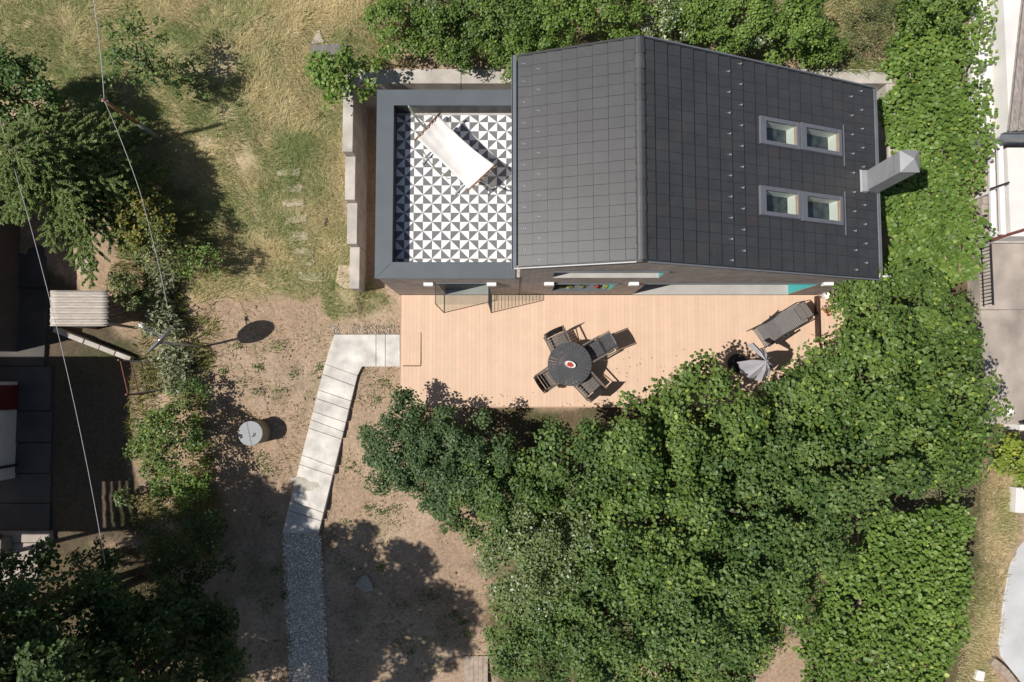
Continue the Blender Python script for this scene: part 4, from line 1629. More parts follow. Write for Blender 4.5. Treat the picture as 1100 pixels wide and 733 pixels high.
# satellite dish on a pole
dc = P(168.5, 365, 2.0)
g0 = float(gz(dc.x, dc.y))
sd = thing('satellite_dish', (dc.x, dc.y, g0), 'grey satellite dish on a steel pole among silvery weeds', 'satellite dish')
nd = Vector((-.62, .60, .40)).normalized()
ua = nd.orthogonal().normalized(); ub = nd.cross(ua)
zz = g0 + 2.02
c0 = Vector((dc.x, dc.y, zz))
vs, fs = [], []
rings, seg = 6, 36
for i in range(rings + 1):
    rr_ = .40 * i / rings
    for k in range(seg):
        t = 2 * math.pi * k / seg
        vs.append(c0 + ua * rr_ * math.cos(t) + ub * rr_ * math.sin(t) + nd * (.42 * rr_ * rr_ - .06))
for i in range(rings):
    for k in range(seg):
        fs.append((i * seg + k, i * seg + (k + 1) % seg, (i + 1) * seg + (k + 1) % seg, (i + 1) * seg + k))
m = MB(); m.add(vs, fs)
o = m.build('reflector', simple('grey_dish', (.23, .24, .25), .5, var=.1), sd, smooth=True)
so = o.modifiers.new('thickness', 'SOLIDIFY'); so.thickness = .012
m = MB(); m.tube([(dc.x + .05, dc.y - .05, g0 - .05), (dc.x + .05, dc.y - .05, zz)], .028, 12)
m.build('pole', M['steel'], sd, smooth=True)
m = MB()
lnb = c0 + nd * .50 + Vector((0, 0, -.05))
m.tube([c0 - ub * .0 + Vector((0, 0, -.30)) + nd * .05, lnb], .013, 8)
am = m.build('feed_arm', M['steel'], sd)
m = MB(); m.tube([lnb - nd * .06 + Vector((0, 0, .03)), lnb + nd * .05 + Vector((0, 0, .03))], [.035, .022], 12)
hz = Vector((nd.y, -nd.x, 0)).normalized()
m.tube([lnb - hz * .06 + Vector((0, 0, .03)), lnb + hz * .06 + Vector((0, 0, .03))], .018, 8)
m.build('receiver', M['white'], sd)
m = MB(); m.box(dc.x - .01, dc.x + .09, dc.y - .09, dc.y + .01, zz - .06, zz + .04)
m.build('bracket', M['steel'], sd)

# shed with corrugated roof
c = [P(54, 312, 1.35), P(115.5, 312, 1.35), P(116, 350.5, 1.30), P(55, 350.5, 1.30)]
shx0, shx1 = (c[0].x + c[3].x) / 2, (c[1].x + c[2].x) / 2
shy0, shy1 = c[3].y, c[0].y
g0 = float(gz(shx0 + .7, (shy0 + shy1) / 2))
sh = thing('garden_shed', ((shx0 + shx1) / 2, (shy0 + shy1) / 2, g0), 'small shed roofed with one pale corrugated sheet at the left', 'shed')
m = MB()
NYc = 64
vs, fs = [], []
for i in range(NYc + 1):
    yq = shy0 + (shy1 - shy0) * i / NYc
    zq = 1.32 + .035 * math.cos(2 * math.pi * 6.5 * i / NYc) + .05 * i / NYc
    jag = rng.uniform(-.012, .012)
    for k in range(9):
        vs.append((shx0 + (shx1 - shx0) * k / 8 + (jag if k in (0, 8) else 0) + .02 * math.cos(2 * math.pi * 6.5 * i / NYc) * (k == 0), yq, zq - .03 * k / 8))
for i in range(NYc):
    for k in range(8):
        a = i * 9 + k
        fs.append((a, a + 1, a + 10, a + 9))
m.add(vs, fs)
o = m.build('roof', M['corr'], sh, smooth=True)
so = o.modifiers.new('thickness', 'SOLIDIFY'); so.thickness = .012
m = MB()
for k in range(9):
    xa = shx0 + .10 + (shx1 - shx0 - .2) * k / 9
    m.box(xa, xa + (shx1 - shx0 - .2) / 9 - .008, shy1 - .12, shy1 - .09, g0 - .1, 1.26)
for k in range(6):
    ya = shy0 + .09 + (shy1 - shy0 - .21) * k / 6
    m.box(shx0 + .10, shx0 + .13, ya, ya + (shy1 - shy0 - .21) / 6 - .008, g0 - .1, 1.24)
m.build('wall', M['grey_wood'], sh)
for (xq, yq) in ((shx1 - .16, shy0 + .08), (shx1 - .16, shy1 - .20), (shx0 + .16, shy0 + .06)):
    m = MB(); m.box(xq - .03, xq + .03, yq - .03, yq + .03, g0 - .1, 1.25); m.build('post', M['grey_wood'], sh)

# low boundary wall
a, b = P(57, 354, .12), P(139, 386, .12)
d = Vector((b.x - a.x, b.y - a.y, 0)).normalized(); s = Vector((-d.y, d.x, 0)) * .06
m = MB()
NS = 5
for k in range(NS):
    q0 = a.lerp(b, k / NS) + d * .006; q1 = a.lerp(b, (k + 1) / NS) - d * .006
    m.prism([(q0 - s)[:2], (q1 - s)[:2], (q1 + s)[:2], (q0 + s)[:2]], -.6, .13 - .012 * k + .01 * (k % 2))
lone(m.build('boundary_wall', M['concrete'], None, bevel=.012), 'low weathered boundary wall running from the shed to the red gate', 'wall')

# red gate frame
def pipe(pts, r_=.02):
    return pts


g1, g2, g3, g4 = P(128, 387, .55), P(136.5, 424, .55), P(181, 417, .55), P(158, 388.5, .55)
gt = thing('gate', (g1.x, g1.y, float(gz(g1.x, g1.y))), 'rusty red pipe gate frame standing beside the shaded yard', 'gate')
m = MB()
for p in (g1, g2):
    m.tube([(p.x, p.y, float(gz(p.x, p.y)) - .05), (p.x, p.y, .60)], .022, 8)
m.build('posts', M['red_metal'], gt)
m = MB()
for z in (.50, .05):
    m.tube([(g1.x, g1.y, z), (g2.x, g2.y, z)], .016, 8)
for k in range(1, 6):
    q = g1.lerp(g2, k / 6)
    m.tube([(q.x, q.y, .05), (q.x, q.y, .5)], .006, 6)
m.build('panel', M['red_metal'], gt)
for ga, gb_ in ((g2, g3), (g1, g4)):
    m = MB()
    m.tube([(ga.x, ga.y, .5), (gb_.x, gb_.y, .45), (gb_.x, gb_.y, float(gz(gb_.x, gb_.y)) - .03)], .014, 8)
    m.build('brace_rail', M['dark_metal'], gt)

# wooden pole and cables
pt = P(112, 108, 3.4)
g0 = float(gz(-8.3, 5.8))
up_ = thing('utility_pole', (pt.x, pt.y, g0), 'thin wooden cable pole standing in the shade of the big tree', 'pole')
m = MB(); m.tube([(pt.x, pt.y, g0 - .1), (pt.x, pt.y, 2.2)], [.06, .05], 10); m.build('lower_post', simple('weathered_green_post', (.16, .18, .15), .8, var=.2), up_, smooth=True)
m = MB(); m.tube([(pt.x, pt.y, 2.2), (pt.x, pt.y, 3.44)], [.042, .036], 10); m.build('upper_post', M['wood'], up_, smooth=True)
m = MB(); m.tube([(pt.x - .06, pt.y, 3.38), (pt.x + .06, pt.y, 3.38)], .02, 8); m.build('insulator', M['white'], up_)


def cable(label, pts, r_, sag=.25):
    m = MB()
    out = []
    for a, b in zip(pts[:-1], pts[1:]):
        for k in range(15):
            u = k / 15
            p = a.lerp(b, u)
            out.append(p - Vector((0, 0, sag * 4 * u * (1 - u))))
    out.append(pts[-1])
    m.tube(out, r_, 6)
    return lone(m.build('overhead_cable', M['cable'], None, smooth=True), label, 'cable')


cable('pale overhead cable from the wooden pole up past the top edge', [P(90, -60, 3.9), P(112, 108, 3.42)], .0075, .10)
cable('pale overhead cable from the wooden pole down over the yellow shrub', [P(112, 108, 3.42), P(150, 205, 2.9), P(180, 330, 1.6)], .0065, .06)
cable('thin grey cable crossing the shaded yard beside the shed', [P(-6, 110, 4.0), P(113, 606, 3.4)], .0055, .25)

# loose garden stones, slabs, boards
def slab(name, pts, dz, th, mat, label, cat, bevel=.012, group=None, jag=0):
    w = [PG(px + random.uniform(-jag, jag), py + random.uniform(-jag, jag), dz) for px, py in pts]
    zt = sum(p.z for p in w) / len(w)
    m = MB()
    m.prism([(p.x, p.y) for p in w], [p.z - th for p in w], [p.z for p in w])
    return lone(m.build(name, M[mat], None, bevel=bevel), label, cat, group)


slab('concrete_slab', [(334, 60), (373, 58), (372, 47), (334, 48)], .16, .3, 'grey_slab', 'dark grey slab in the dry grass above the leafy fig bush', 'slab')
slab('rubble', [(334, 48), (349, 46), (343, 31), (340, 35), (336, 42)], .05, .15, 'concrete', 'pale patch of broken concrete behind the dark grey slab', 'rubble', jag=1)
slab('concrete_slab', [(348, 243), (384, 242), (384, 232), (349, 234)], .10, .3, 'grey_slab', 'narrow grey slab butting against the stepped retaining wall', 'slab')
slab('flat_stone', [(360, 303), (372, 311), (380, 308), (378, 285), (364, 284)], .06, .12, 'tan_stone', 'large tan flat stone at the foot of the stepped wall', 'stone', .02)
slab('flat_stone', [(381, 629), (390, 636), (401, 635), (400, 627), (394, 618), (388, 619)], .06, .12, 'stone', 'grey triangular stone on the shaded soil right of the gravel', 'stone', .02)
slab('timber_board', [(343, 124), (377, 122.5), (377, 120), (343, 121)], .12, .05, 'pale_wood', 'pale timber board lying under the fig bush', 'board', .004)
slab('timber_board', [(373, 146), (379, 159), (382, 158), (379, 140), (377, 131), (374, 132)], .30, .05, 'pale_wood', 'split pale plank leaning on the top of the stepped wall', 'board', .004)
slab('stone_block', [(372, 112), (382, 112), (382, 106), (374, 107)], .42, .3, 'dirty_white', 'bluish white block at the top end of the stepped wall', 'block', .01)
slab('boulder', [(80, 288), (86, 294), (95, 290), (97, 283), (90, 277), (82, 280)], .18, .3, 'stone', 'brown boulder under the big feathery tree', 'stone', .05)
slab('red_basin', [(165 + 9.5 * math.cos(t), 189 - 9.5 * math.sin(t)) for t in np.linspace(0, 6.28, 20, endpoint=False)], .20, .22, 'wood', 'round dull red basin in the shade of the big tree', 'basin', .01)
ST = [(311, 186, 26, 10, 'pale stepping stone nearest the top of the grass track'), (313, 203, 24, 9, 'second pale stepping stone from the top of the grass track'),
      (315, 219, 25, 8, 'third pale stepping stone from the top of the grass track'), (318, 236, 22, 8, 'middle pale stepping stone of the grass track, above the narrow grey slab'), (321, 253, 22, 11, 'pale stepping stone level with the narrow grey slab by the wall'),
      (325, 270, 20, 9, 'pale stepping stone just above the two lowest of the grass track'), (328, 283, 21, 8, 'second lowest pale stepping stone of the grass track'), (332, 297, 24, 8, 'lowest pale stepping stone of the grass track')]
for (px, py, w, h, lab) in ST:
    slab('stepping_stone', [(px - w / 2, py + h / 2), (px + w / 2, py + h / 2), (px + w / 2 + 1, py - h / 2), (px - w / 2 + 1, py - h / 2)], .035, .12, 'worn_stone', lab, 'stepping stone', .02, 'stepping stones in the dry grass', jag=2.2)
wa, wb = PG(499, 734, .045), PG(524, 705, .045)
m = MB()
for k in range(5):
    xa = wa.x + (wb.x - wa.x) * k / 5
    m.box(xa + .003, xa + (wb.x - wa.x) / 5 - .003, wa.y, wb.y, wb.z - .03, wb.z + .004 * (k % 2))
ph = thing('wooden_hatch', ((wa.x + wb.x) / 2, (wa.y + wb.y) / 2, wb.z - .12), 'weathered plank hatch on the soil at the bottom edge', 'hatch')
m.build('planks', M['grey_wood'], ph)
m = MB(); m.box(wa.x + .03, wb.x - .03, wa.y + .05, wa.y + .12, wb.z - .14, wb.z - .031); m.box(wa.x + .03, wb.x - .03, wb.y - .12, wb.y - .05, wb.z - .14, wb.z - .031)
m.build('battens', M['grey_wood'], ph)

# ------------------------------------------------------------------ neighbour at the left: the building that shades the yard
wx = -12.35
gb = -.35
y_n, y_s = P(26, 384, -.3).y - .62, P(26, 570, -.4).y - .62
ytop = 3.55
nb = thing('neighbour_building', (-16, (y_n + y_s) / 2, gb), 'white walled building at the far left whose wall is in shade', 'building')
m = MB()
m.box(-22, wx, P(26, 512, -.4).y, y_n, gb - .4, ytop)
m.build('wall', M['dirty_white'], nb)
m = MB()
m.box(-22.2, wx + .20, P(26, 512, -.4).y - .05, y_n + .02, ytop + .002, ytop + .10)
m.build('roof', M['paving'], nb)
m = MB()
ys0 = y_s
y5 = P(26, 512, -.4).y - .055
m.box(-18, wx - .46, ys0, y5, ytop, ytop + .08)
ysp = P(26, 516, -.4).y - .62
for k in range(4):
    m.box(wx - .34 + .155 * k, wx - .27 + .155 * k, ys0 + .10, ysp, ytop, ytop + .08)
m.box(wx - .457, wx + .20, ysp + .002, y5, ytop - .001, ytop + .081)
m.box(wx - .457, wx + .20, ys0, ys0 + .095, ytop - .002, ytop + .082)
m.box(wx - .44, wx - .34, ys0 + .01, ys0 + .10, gb, ytop - .003)
m.build('slatted_porch', M['dirty_white'], nb)
m = MB()
yd0, yd1 = P(20, 441, .6).y, P(20, 414, .6).y
m.box(wx + .003, wx + .05, yd0, yd1, gb + .1, 2.0)
dr = m.build('door', M['dark_red'], nb)
m = MB(); m.tube([(wx + .08, yd0 + .1, 1.0), (wx + .08, yd0 + .1, 1.14)], .012, 6); m.build('handle', M['steel'], dr)
m = MB(); m.box(wx + .003, wx + .20, yd1 + .06, yd1 + .20, 2.1, 2.2); m.build('ledge', M['white'], nb)
m = MB(); m.tube([(wx + .06, P(26, 500, 0).y, gb), (wx + .06, P(26, 500, 0).y, 3.4)], .035, 8); m.build('drain_pipe', M['dark_metal'], nb)
# low outhouse further up
m = MB()
a, b = P(22, 378, 0), P(22, 222, 0)
m.box(-20, -12.4, a.y, b.y, gb - .2, 1.95)
oh = thing('outhouse', (-14, (a.y + b.y) / 2, gb), 'low grey outhouse in deep shade at the left edge above the building', 'outhouse')
m.build('wall', M['paving'], oh)
m = MB(); m.box(-20.1, -12.3, a.y - .05, b.y + .05, 1.952, 2.02); m.build('roof', M['paving'], oh)
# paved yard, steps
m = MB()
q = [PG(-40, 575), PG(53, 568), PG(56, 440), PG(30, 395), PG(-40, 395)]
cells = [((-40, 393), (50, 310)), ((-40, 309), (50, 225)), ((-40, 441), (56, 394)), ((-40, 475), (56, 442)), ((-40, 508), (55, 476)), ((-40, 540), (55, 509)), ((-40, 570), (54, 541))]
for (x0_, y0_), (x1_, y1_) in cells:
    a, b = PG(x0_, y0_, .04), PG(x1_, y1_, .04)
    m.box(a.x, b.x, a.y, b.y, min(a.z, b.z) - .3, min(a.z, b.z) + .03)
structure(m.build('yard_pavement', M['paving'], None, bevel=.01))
m = MB()
for i, (ya, yb, xr) in enumerate(((571, 583, 53), (583.5, 590, 52), (590.5, 598, 50), (598.5, 640, 40))):
    a, b = PG(-30, yb, .16 - .03 * i), PG(xr, ya, .16 - .03 * i)
    m.box(a.x, b.x, a.y, b.y, a.z - .5, a.z)
structure(m.build('yard_steps', M['old_concrete'], None, bevel=.015))
bx0 = PG(4, 588, .1)
m = MB(); m.box(bx0.x - .12, bx0.x, bx0.y - .1, bx0.y + .35, bx0.z - .1, bx0.z + .45); m.box(bx0.x + .12, bx0.x + .24, bx0.y - .1, bx0.y + .3, bx0.z - .1, bx0.z + .42)
m.box(bx0.x, bx0.x + .12, bx0.y + .02, bx0.y + .08, bx0.z + .1, bx0.z + .3)
lone(m.build('stone_bench', M['grey_slab'], None, bevel=.02), 'small dark stone bench on the steps at the left edge', 'bench')

# ------------------------------------------------------------------ neighbour at the right
nr_ = thing('neighbour_house', (12.5, 7, .2), 'white neighbouring house with brown corrugated roof at the right edge', 'house')
m = MB()
wx0 = P(1043, 60, 1.45).x
yb_ = P(1085, 146, 1.45).y
m.box(wx0, 17, yb_, 13, -.5, 1.45)
m.build('wall', M['dirty_white'], nr_)
ra, rb = P(1094.5, 25, 2.0), P(1082, 141, 2.0)
m = MB()
vs, fs = [], []
n_c = 120
for k in range(n_c + 1):
    u = k / n_c
    for j, yq in enumerate((rb.y, 12.0)):
        xl = rb.x + (ra.x - rb.x) * (yq - rb.y) / (ra.y - rb.y)
        vs.append((xl + 4.5 * u, yq, 2.0 + .045 * math.cos(u * 4.5 / .17 * 2 * math.pi) + .55 * u))
for k in range(n_c):
    a = k * 2
    fs.append((a, a + 2, a + 3, a + 1))
m.add(vs, fs)
o = m.build('roof', M['old_corr'], nr_)
so = o.modifiers.new('thickness', 'SOLIDIFY'); so.thickness = .03
m = MB()
m.box(rb.x - .05, rb.x + 4.5, rb.y - .16, rb.y - .145, 1.86, 1.96)
m.box(rb.x - .05, rb.x + 4.5, rb.y - .145, rb.y - .03, 1.85, 1.87)
m.box(rb.x - .05, rb.x + 4.5, rb.y - .03, rb.y - .015, 1.86, 1.98)
m.build('gutter', M['trim'], nr_)
m = MB()
m.box(rb.x + .10, 17, rb.y + .02, 12, 1.455, 1.93)
m.build('gable', M['dirty_white'], nr_)
m = MB()
q0, q1 = P(1086, 254, 1.0), P(1130, 158, 1.0)
m.box(q0.x, 17, q0.y, q1.y - .02, -.5, 1.0)
m.build('lower_wall', M['dirty_white'], nr_)

# stair strip with white rails
st = thing('outdoor_stair', (11.3, 4, 0), 'narrow grey stair between two white handrails beside the neighbouring house', 'stair')
m = MB()
xa, xb = P(1050, 200, .3).x, P(1085, 200, .3).x
yt, ybm = P(1065, 150, .4).y, P(1065, 256, .3).y
ns = 9
for k in range(ns):
    m.box(xa, q0.x - .01, ybm + (yt - ybm) * k / ns, ybm + (yt - ybm) * (k + 1) / ns - .004, -.5, .32 + .05 * k)
m.build('steps', M['old_concrete'], st)
for (p0_, p1_, z) in (((1068, 255), (1065.5, 156), .95), ((1078, 252), (1074.5, 147), 1.15)):
    a, b = P(*p0_, z), P(*p1_, z)
    m = MB()
    d = (b - a).normalized(); s = Vector((d.y, -d.x, 0)) * .060
    m.hexa([a - s - Vector((0, 0, .07)), a + s - Vector((0, 0, .07)), b + s - Vector((0, 0, .07)), b - s - Vector((0, 0, .07))], [a - s, a + s, b + s, b - s])
    for u in (.03, .5, .97):
        q = a.lerp(b, u)
        m.box(q.x - .035, q.x + .035, q.y - .03, q.y + .03, -.1, q.z - .071)
    m.build('handrail', M['white'], st)
m = MB()
a, b = P(1064, 203, 1.25), P(1084, 196, 1.25)
m.tube([a, b], .022, 8); m.build('cross_rail', M['dark_metal'], st)
a, b = P(1064, 258, 1.06), P(1130, 238, 1.06)
m = MB(); m.tube([a, b], .035, 8); m.build('rusty_rail', M['red_metal'], st)

# concrete terrace
ct = thing('concrete_terrace', (11.6, 1, -.2), 'stained concrete terrace at the right edge behind the big tree', 'terrace')
zt = .30
xl = P(1052, 300, zt).x
m = MB()
yA, yB, yC = P(1080, 262, zt).y, P(1080, 333, zt).y, P(1080, 456, zt).y
xm = P(1083, 380, zt).x
m.box(xl, 17, yB + .008, yA, -.8, zt)
m.box(xl, xm - .006, yC, yB - .006, -.8, zt + .004)
m.box(xm + .002, 17, yC, yB - .0, -.8, zt - .004)
m.build('floor_slab', M['old_concrete'], ct)
m = MB(); m.box(xl, 17, yA + .003, yA + .22, -.5, .42); m.build('kerb', M['concrete'], ct, bevel=.015)
m = MB(); m.box(xl + .8, 17, yC - .14, yC - .004, -.8, .36); m.build('front_ledge', M['white'], ct, bevel=.01)

rl = thing('metal_railing', (xl + .03, 2, zt), 'low black metal railing on the left edge of the concrete terrace', 'railing')
ya_, yb2 = P(1050, 330, zt).y, P(1050, 266, zt).y
xr_ = xl + .02
for z in (.09, .42):
    m = MB(); m.obox((xr_, (ya_ + yb2) / 2, zt + z), (.018 if z > .2 else .012, 0, 0), (0, (yb2 - ya_) / 2, 0), (0, 0, .012)); m.build('rail', M['dark_metal'], rl)
bal = MB(); bal.box(-.007, .007, -.007, .007, .0, .408)
bal0 = bal.build('baluster', M['dark_metal'], None)
nb_ = 17
for k in range(nb_):
    o = bal0 if k == 0 else bal0.copy()
    if k:
        COL.objects.link(o)
    o.parent = rl
    o.location = Vector((xr_, ya_ + (yb2 - ya_) * (k + .5) / nb_, zt + .002)) - rl.location
rl2 = thing('metal_railing', (11.9, yC, zt), 'black metal railing along the bottom edge of the concrete terrace', 'railing')
for k, z in enumerate((.10, .24, .38)):
    m = MB(); m.box(xl + .75, 16, yC + .02, yC + .05, zt + z, zt + z + .025); m.build('rail', M['dark_metal'], rl2)
for k in range(5):
    m = MB(); m.box(xl + .8 + k * .9, xl + .83 + k * .9, yC + .052, yC + .08, zt - .01, zt + .42); m.build('post', M['dark_metal'], rl2)
pp = P(1084, 443, .5)
m = MB(); m.lathe((pp.x, pp.y, zt), [(.07, 0), (.10, .2), (.108, .205), (.108, .225), (.085, .225), (.08, .14)], 20)
lone(m.build('planter', M['dirty_white'], None), 'round white planter at the corner of the concrete terrace', 'planter')

# road bottom right and bits beside it
Z_ROAD = [PG(px, py, .04) for px, py in ((1105, 577), (1091, 592), (1083, 615), (1078, 645), (1073, 690), (1076, 706), (1088, 722), (1104, 740), (1260, 760), (1260, 560))]
m = MB()
m.prism([(p.x, p.y) for p in Z_ROAD], [p.z - .4 for p in Z_ROAD], [p.z for p in Z_ROAD])
structure(m.build('road', M['road'], None, bevel=.02))
slab('concrete_block', [(1091, 551), (1125, 553), (1125, 524), (1092, 524)], .25, .5, 'dirty_white', 'white concrete block at the right edge below the lime green bush', 'block')
slab('stone_block', [(1048, 731), (1057, 733), (1059, 722), (1051, 720)], .12, .25, 'dirty_white', 'small pale stone beside the wooden edging at the bottom right', 'stone', .02)
ed = [PG(1062, 708), PG(1070, 714), PG(1078, 722), PG(1086, 733), PG(1092, 745)]
we = thing('wooden_edging', (ed[1].x, ed[1].y, ed[1].z), 'short curved row of brown timber edging beside the pale road', 'edging')
m = MB()
for a, b in zip(ed[:-1], ed[1:]):
    for k in range(3):
        q0_, q1_ = a.lerp(b, k / 3 + .01), a.lerp(b, (k + 1) / 3 - .01)
        d = (q1_ - q0_).normalized(); s = Vector((-d.y, d.x, 0)) * .10
        zt_ = q0_.z + .16
        m.prism([(q0_ - s)[:2], (q1_ - s)[:2], (q1_ + s)[:2], (q0_ + s)[:2]], zt_ - .3, zt_)
m.build('timbers', M['grey_wood'], we, bevel=.008)

# ------------------------------------------------------------------ vegetation: big trees at the lower right
LS = .68
G_T = 'trees over the front of the deck'
TT = [
    # px, py, zc, rpx, hz, palette, leaf, label
    (432, 479, .8, 40, .75, 'blue', .085, 'dark bluish green shrub at the lower left corner of the deck', 'shrub', 52),
    (500, 490, 1.0, 54, .95, 'blue', .085, 'round dark green shrub below the left half of the deck', 'shrub', 48),
    (545, 522, 1.1, 52, 1.0, 'mid', .09, 'medium green shrub between the dark shrubs and the pale speckled tree', 'shrub', 42),
    (594, 600, 1.3, 68, 1.2, 'grey', .085, 'pale greyish tree with small speckled leaves above the bare soil', 'tree', 58),
    (622, 492, 1.6, 52, 1.25, 'mid', .105, 'tree just below the deck edge left of the table', 'tree', 40),
    (690, 478, 1.9, 66, 1.4, 'green', .115, 'broad green tree below the deck nearest the round table', 'tree', 44),
    (762, 456, 1.9, 60, 1.3, 'green', .12, 'green tree reaching over the deck left of the grey parasol', 'tree', 66),
    (705, 565, 2.1, 74, 1.5, 'green', .115, 'large green tree in the middle of the lower right grove', 'tree', 70),
    (803, 548, 2.2, 84, 1.5, 'mid', .115, 'large darker green tree right of the middle of the grove', 'tree', 76),
    (915, 405, 2.3, 74, 1.5, 'green', .12, 'wide green tree right of the grey parasol', 'tree', 70),
    (1000, 414, 1.9, 60, 1.3, 'green', .12, 'green tree spreading over the concrete terrace at the right', 'tree', 74),
    (952, 338, 1.8, 66, 1.2, 'green', .115, 'green tree just right of the corner of the dark roof', 'tree', 56),
    (900, 500, 2.2, 70, 1.5, 'mid', .12, 'green tree above the leafy trellis at the lower right', 'tree', 62),
    (985, 487, 1.7, 64, 1.2, 'green', .115, 'low green tree at the right beside the dry grass strip', 'tree', 36),
    (650, 660, 1.7, 62, 1.3, 'mid', .10, 'small leaved tree at the bottom left of the grove', 'tree', 62),
    (572, 694, 1.1, 48, 1.0, 'mid', .09, 'green bush beside the plank hatch at the bottom edge', 'shrub', 48),
    (735, 655, 1.9, 66, 1.4, 'mid', .105, 'tree at the bottom of the grove left of the bare soil gap', 'tree', 70),
    (800, 650, 1.7, 60, 1.3, 'green', .105, 'tree at the bottom of the grove left of the trellis', 'tree', 56),
    (842, 428, 1.5, 40, 1.1, 'mid', .11, 'small green tree in the gap right below the grey parasol', 'tree', 32),
    (700, 712, 1.5, 56, 1.1, 'green', .105, 'green tree cut by the bottom edge in the middle of the grove', 'tree', 42),
    (764, 700, 1.5, 46, 1.1, 'mid', .105, 'darker tree cut by the bottom edge just left of the bare soil gap', 'tree', 48),
    (870, 590, 1.8, 40, 1.2, 'green', .11, 'slim green tree leaning against the left side of the trellis', 'tree', 50),
]
for (px, py, zc, rpx, hz, pal, lf, lab, cat, rpy) in TT:
    name = {'tree': 'broadleaf_tree', 'shrub': 'shrub'}[cat]
    tree(name, lab, cat, px, py, zc, rpx * 1.06, hz, pal, leaf=lf * LS, rpy=rpy * 1.06, clump=.34 if cat == 'tree' else .24, lai=4.8, rough=.40, fill=.16, shape=LEAF_FAT, group=G_T if cat == 'tree' else 'shrubs below the deck')
tree('shrub', 'green shrub at the soil edge below the dark bluish shrubs', 'shrub', 478, 532, .6, 30, .55, 'blue', leaf=.06, shape=LEAF_FAT, rpy=24, clump=.2, lai=4.2, group='shrubs below the deck')
tree('shrub', 'green shrub between the soil and the pale speckled tree', 'shrub', 536, 566, .8, 36, .7, 'mid', leaf=.062, shape=LEAF_FAT, rpy=30, clump=.22, lai=4.2, group='shrubs below the deck')
tree('shrub', 'olive brown twiggy shrub between the grove and the trellis', 'shrub', 1010, 524, .45, 28, .55, 'olive', leaf=.05, shape=LEAF_LONG, lai=3.2, rpy=24, clump=.18, mat='leaf_matt')
tree('shrub', 'bright lime green bush at the right edge below the terrace', 'shrub', 1088, 493, .5, 28, .6, 'lime', leaf=.075, rpy=27, clump=.18)
tree('shrub', 'small dark reddish leaved shrub at the edge of the pale speckled tree', 'shrub', 490, 562, .35, 16, .4, 'dark', leaf=.07, rpy=11, clump=.14, lai=2.4)


# leafy trellises
def vine(label, tlabel, pts, z, leaf, pal, n_layers=3.2, edge=.3, sag=.12, tilt=(0, 0, 0), group=None, sparse=None, dens=1.0):
    poly = [P(px, py, z) for px, py in pts]
    cx = sum(p.x for p in poly) / len(poly); cy = sum(p.y for p in poly) / len(poly)
    g0 = float(gz(cx, cy))
    t = thing('grape_vine', (cx, cy, g0), label, 'vine', group)
    xs_, ys_ = np.array([p.x for p in poly]), np.array([p.y for p in poly])
    area = .5 * abs(np.dot(xs_, np.roll(ys_, 1)) - np.dot(ys_, np.roll(xs_, 1)))
    n = int(n_layers * area / (.62 * leaf * leaf))
    x = rng.uniform(xs_.min() - .3, xs_.max() + .3, n * 4); y = rng.uniform(ys_.min() - .3, ys_.max() + .3, n * 4)
    jx = (fbm(x, y, .7, 5) - .5) * 2 * edge; jy = (fbm(x + 9, y + 4, .7, 15) - .5) * 2 * edge
    k = inside(poly, x + jx, y + jy)
    hole = fbm(x, y, .55, 19)
    k &= hole > .22
    if sparse is not None:
        xe0, xe1 = sparse
        k &= rng.random(len(x)) > np.clip((x - xe0) / (xe1 - xe0), 0, 1) * .80
    x, y = x[k][:n], y[k][:n]
    n = len(x)
    lumps = fbm(x, y, .9, 29) - .5
    zz_ = z + lumps * sag * 3.2 + rng.uniform(-.34, .05, n)
    pos = np.stack([x, y, zz_], 1)
    nr = np.array([[-.20, -.12, .95]]) + rng.normal(0, .34, (n, 3)) + np.array(tilt)[None]
    tg = np.stack([rng.normal(.9, .5, n), rng.normal(-.3, .5, n), rng.normal(0, .15, n)], 1)
    leaf_cloud('leaves', pos, nr, leaf * rng.uniform(.5, 1.35, n), leaf_cols(n, pal, pos), M['leaf'], t, LEAF_ROUND, tang=tg)
    m = MB()
    for k in range(9):
        i, j = rng.integers(0, n, 2)
        a, b = Vector(pos[i]) - Vector((0, 0, .12)), Vector(pos[j]) - Vector((0, 0, .12))
        m.tube([(cx, cy, g0), (cx + .05, cy, z * .6 + g0 * .4), a.lerp(b, .5) * .5 + Vector((cx, cy, z - .2)) * .5, a], [.04, .03, .018, .008], 6)
    m.build('stem', M['bark'], t)
    tr = thing('vine_trellis', (cx, cy, g0), tlabel, 'trellis')
    m = MB()
    x0_, x1_, y0_, y1_ = np.percentile(x, 16), np.percentile(x, 82), np.percentile(y, 5), np.percentile(y, 95)
    for k in range(5):
        xq = x0_ + (x1_ - x0_) * k / 4
        m.box(xq - .02, xq + .02, y0_, y1_, z - .36, z - .32)
    m.build('slats', M['grey_wood'], tr)
    for (xq, yq) in ((x0_, y0_), (x1_, y0_), (x0_, y1_), (x1_, y1_)):
        m = MB(); m.box(xq - .03, xq + .03, yq - .03, yq + .03, float(gz(xq, yq)) - .1, z - .362); m.build('post', M['grey_wood'], tr)
    return t


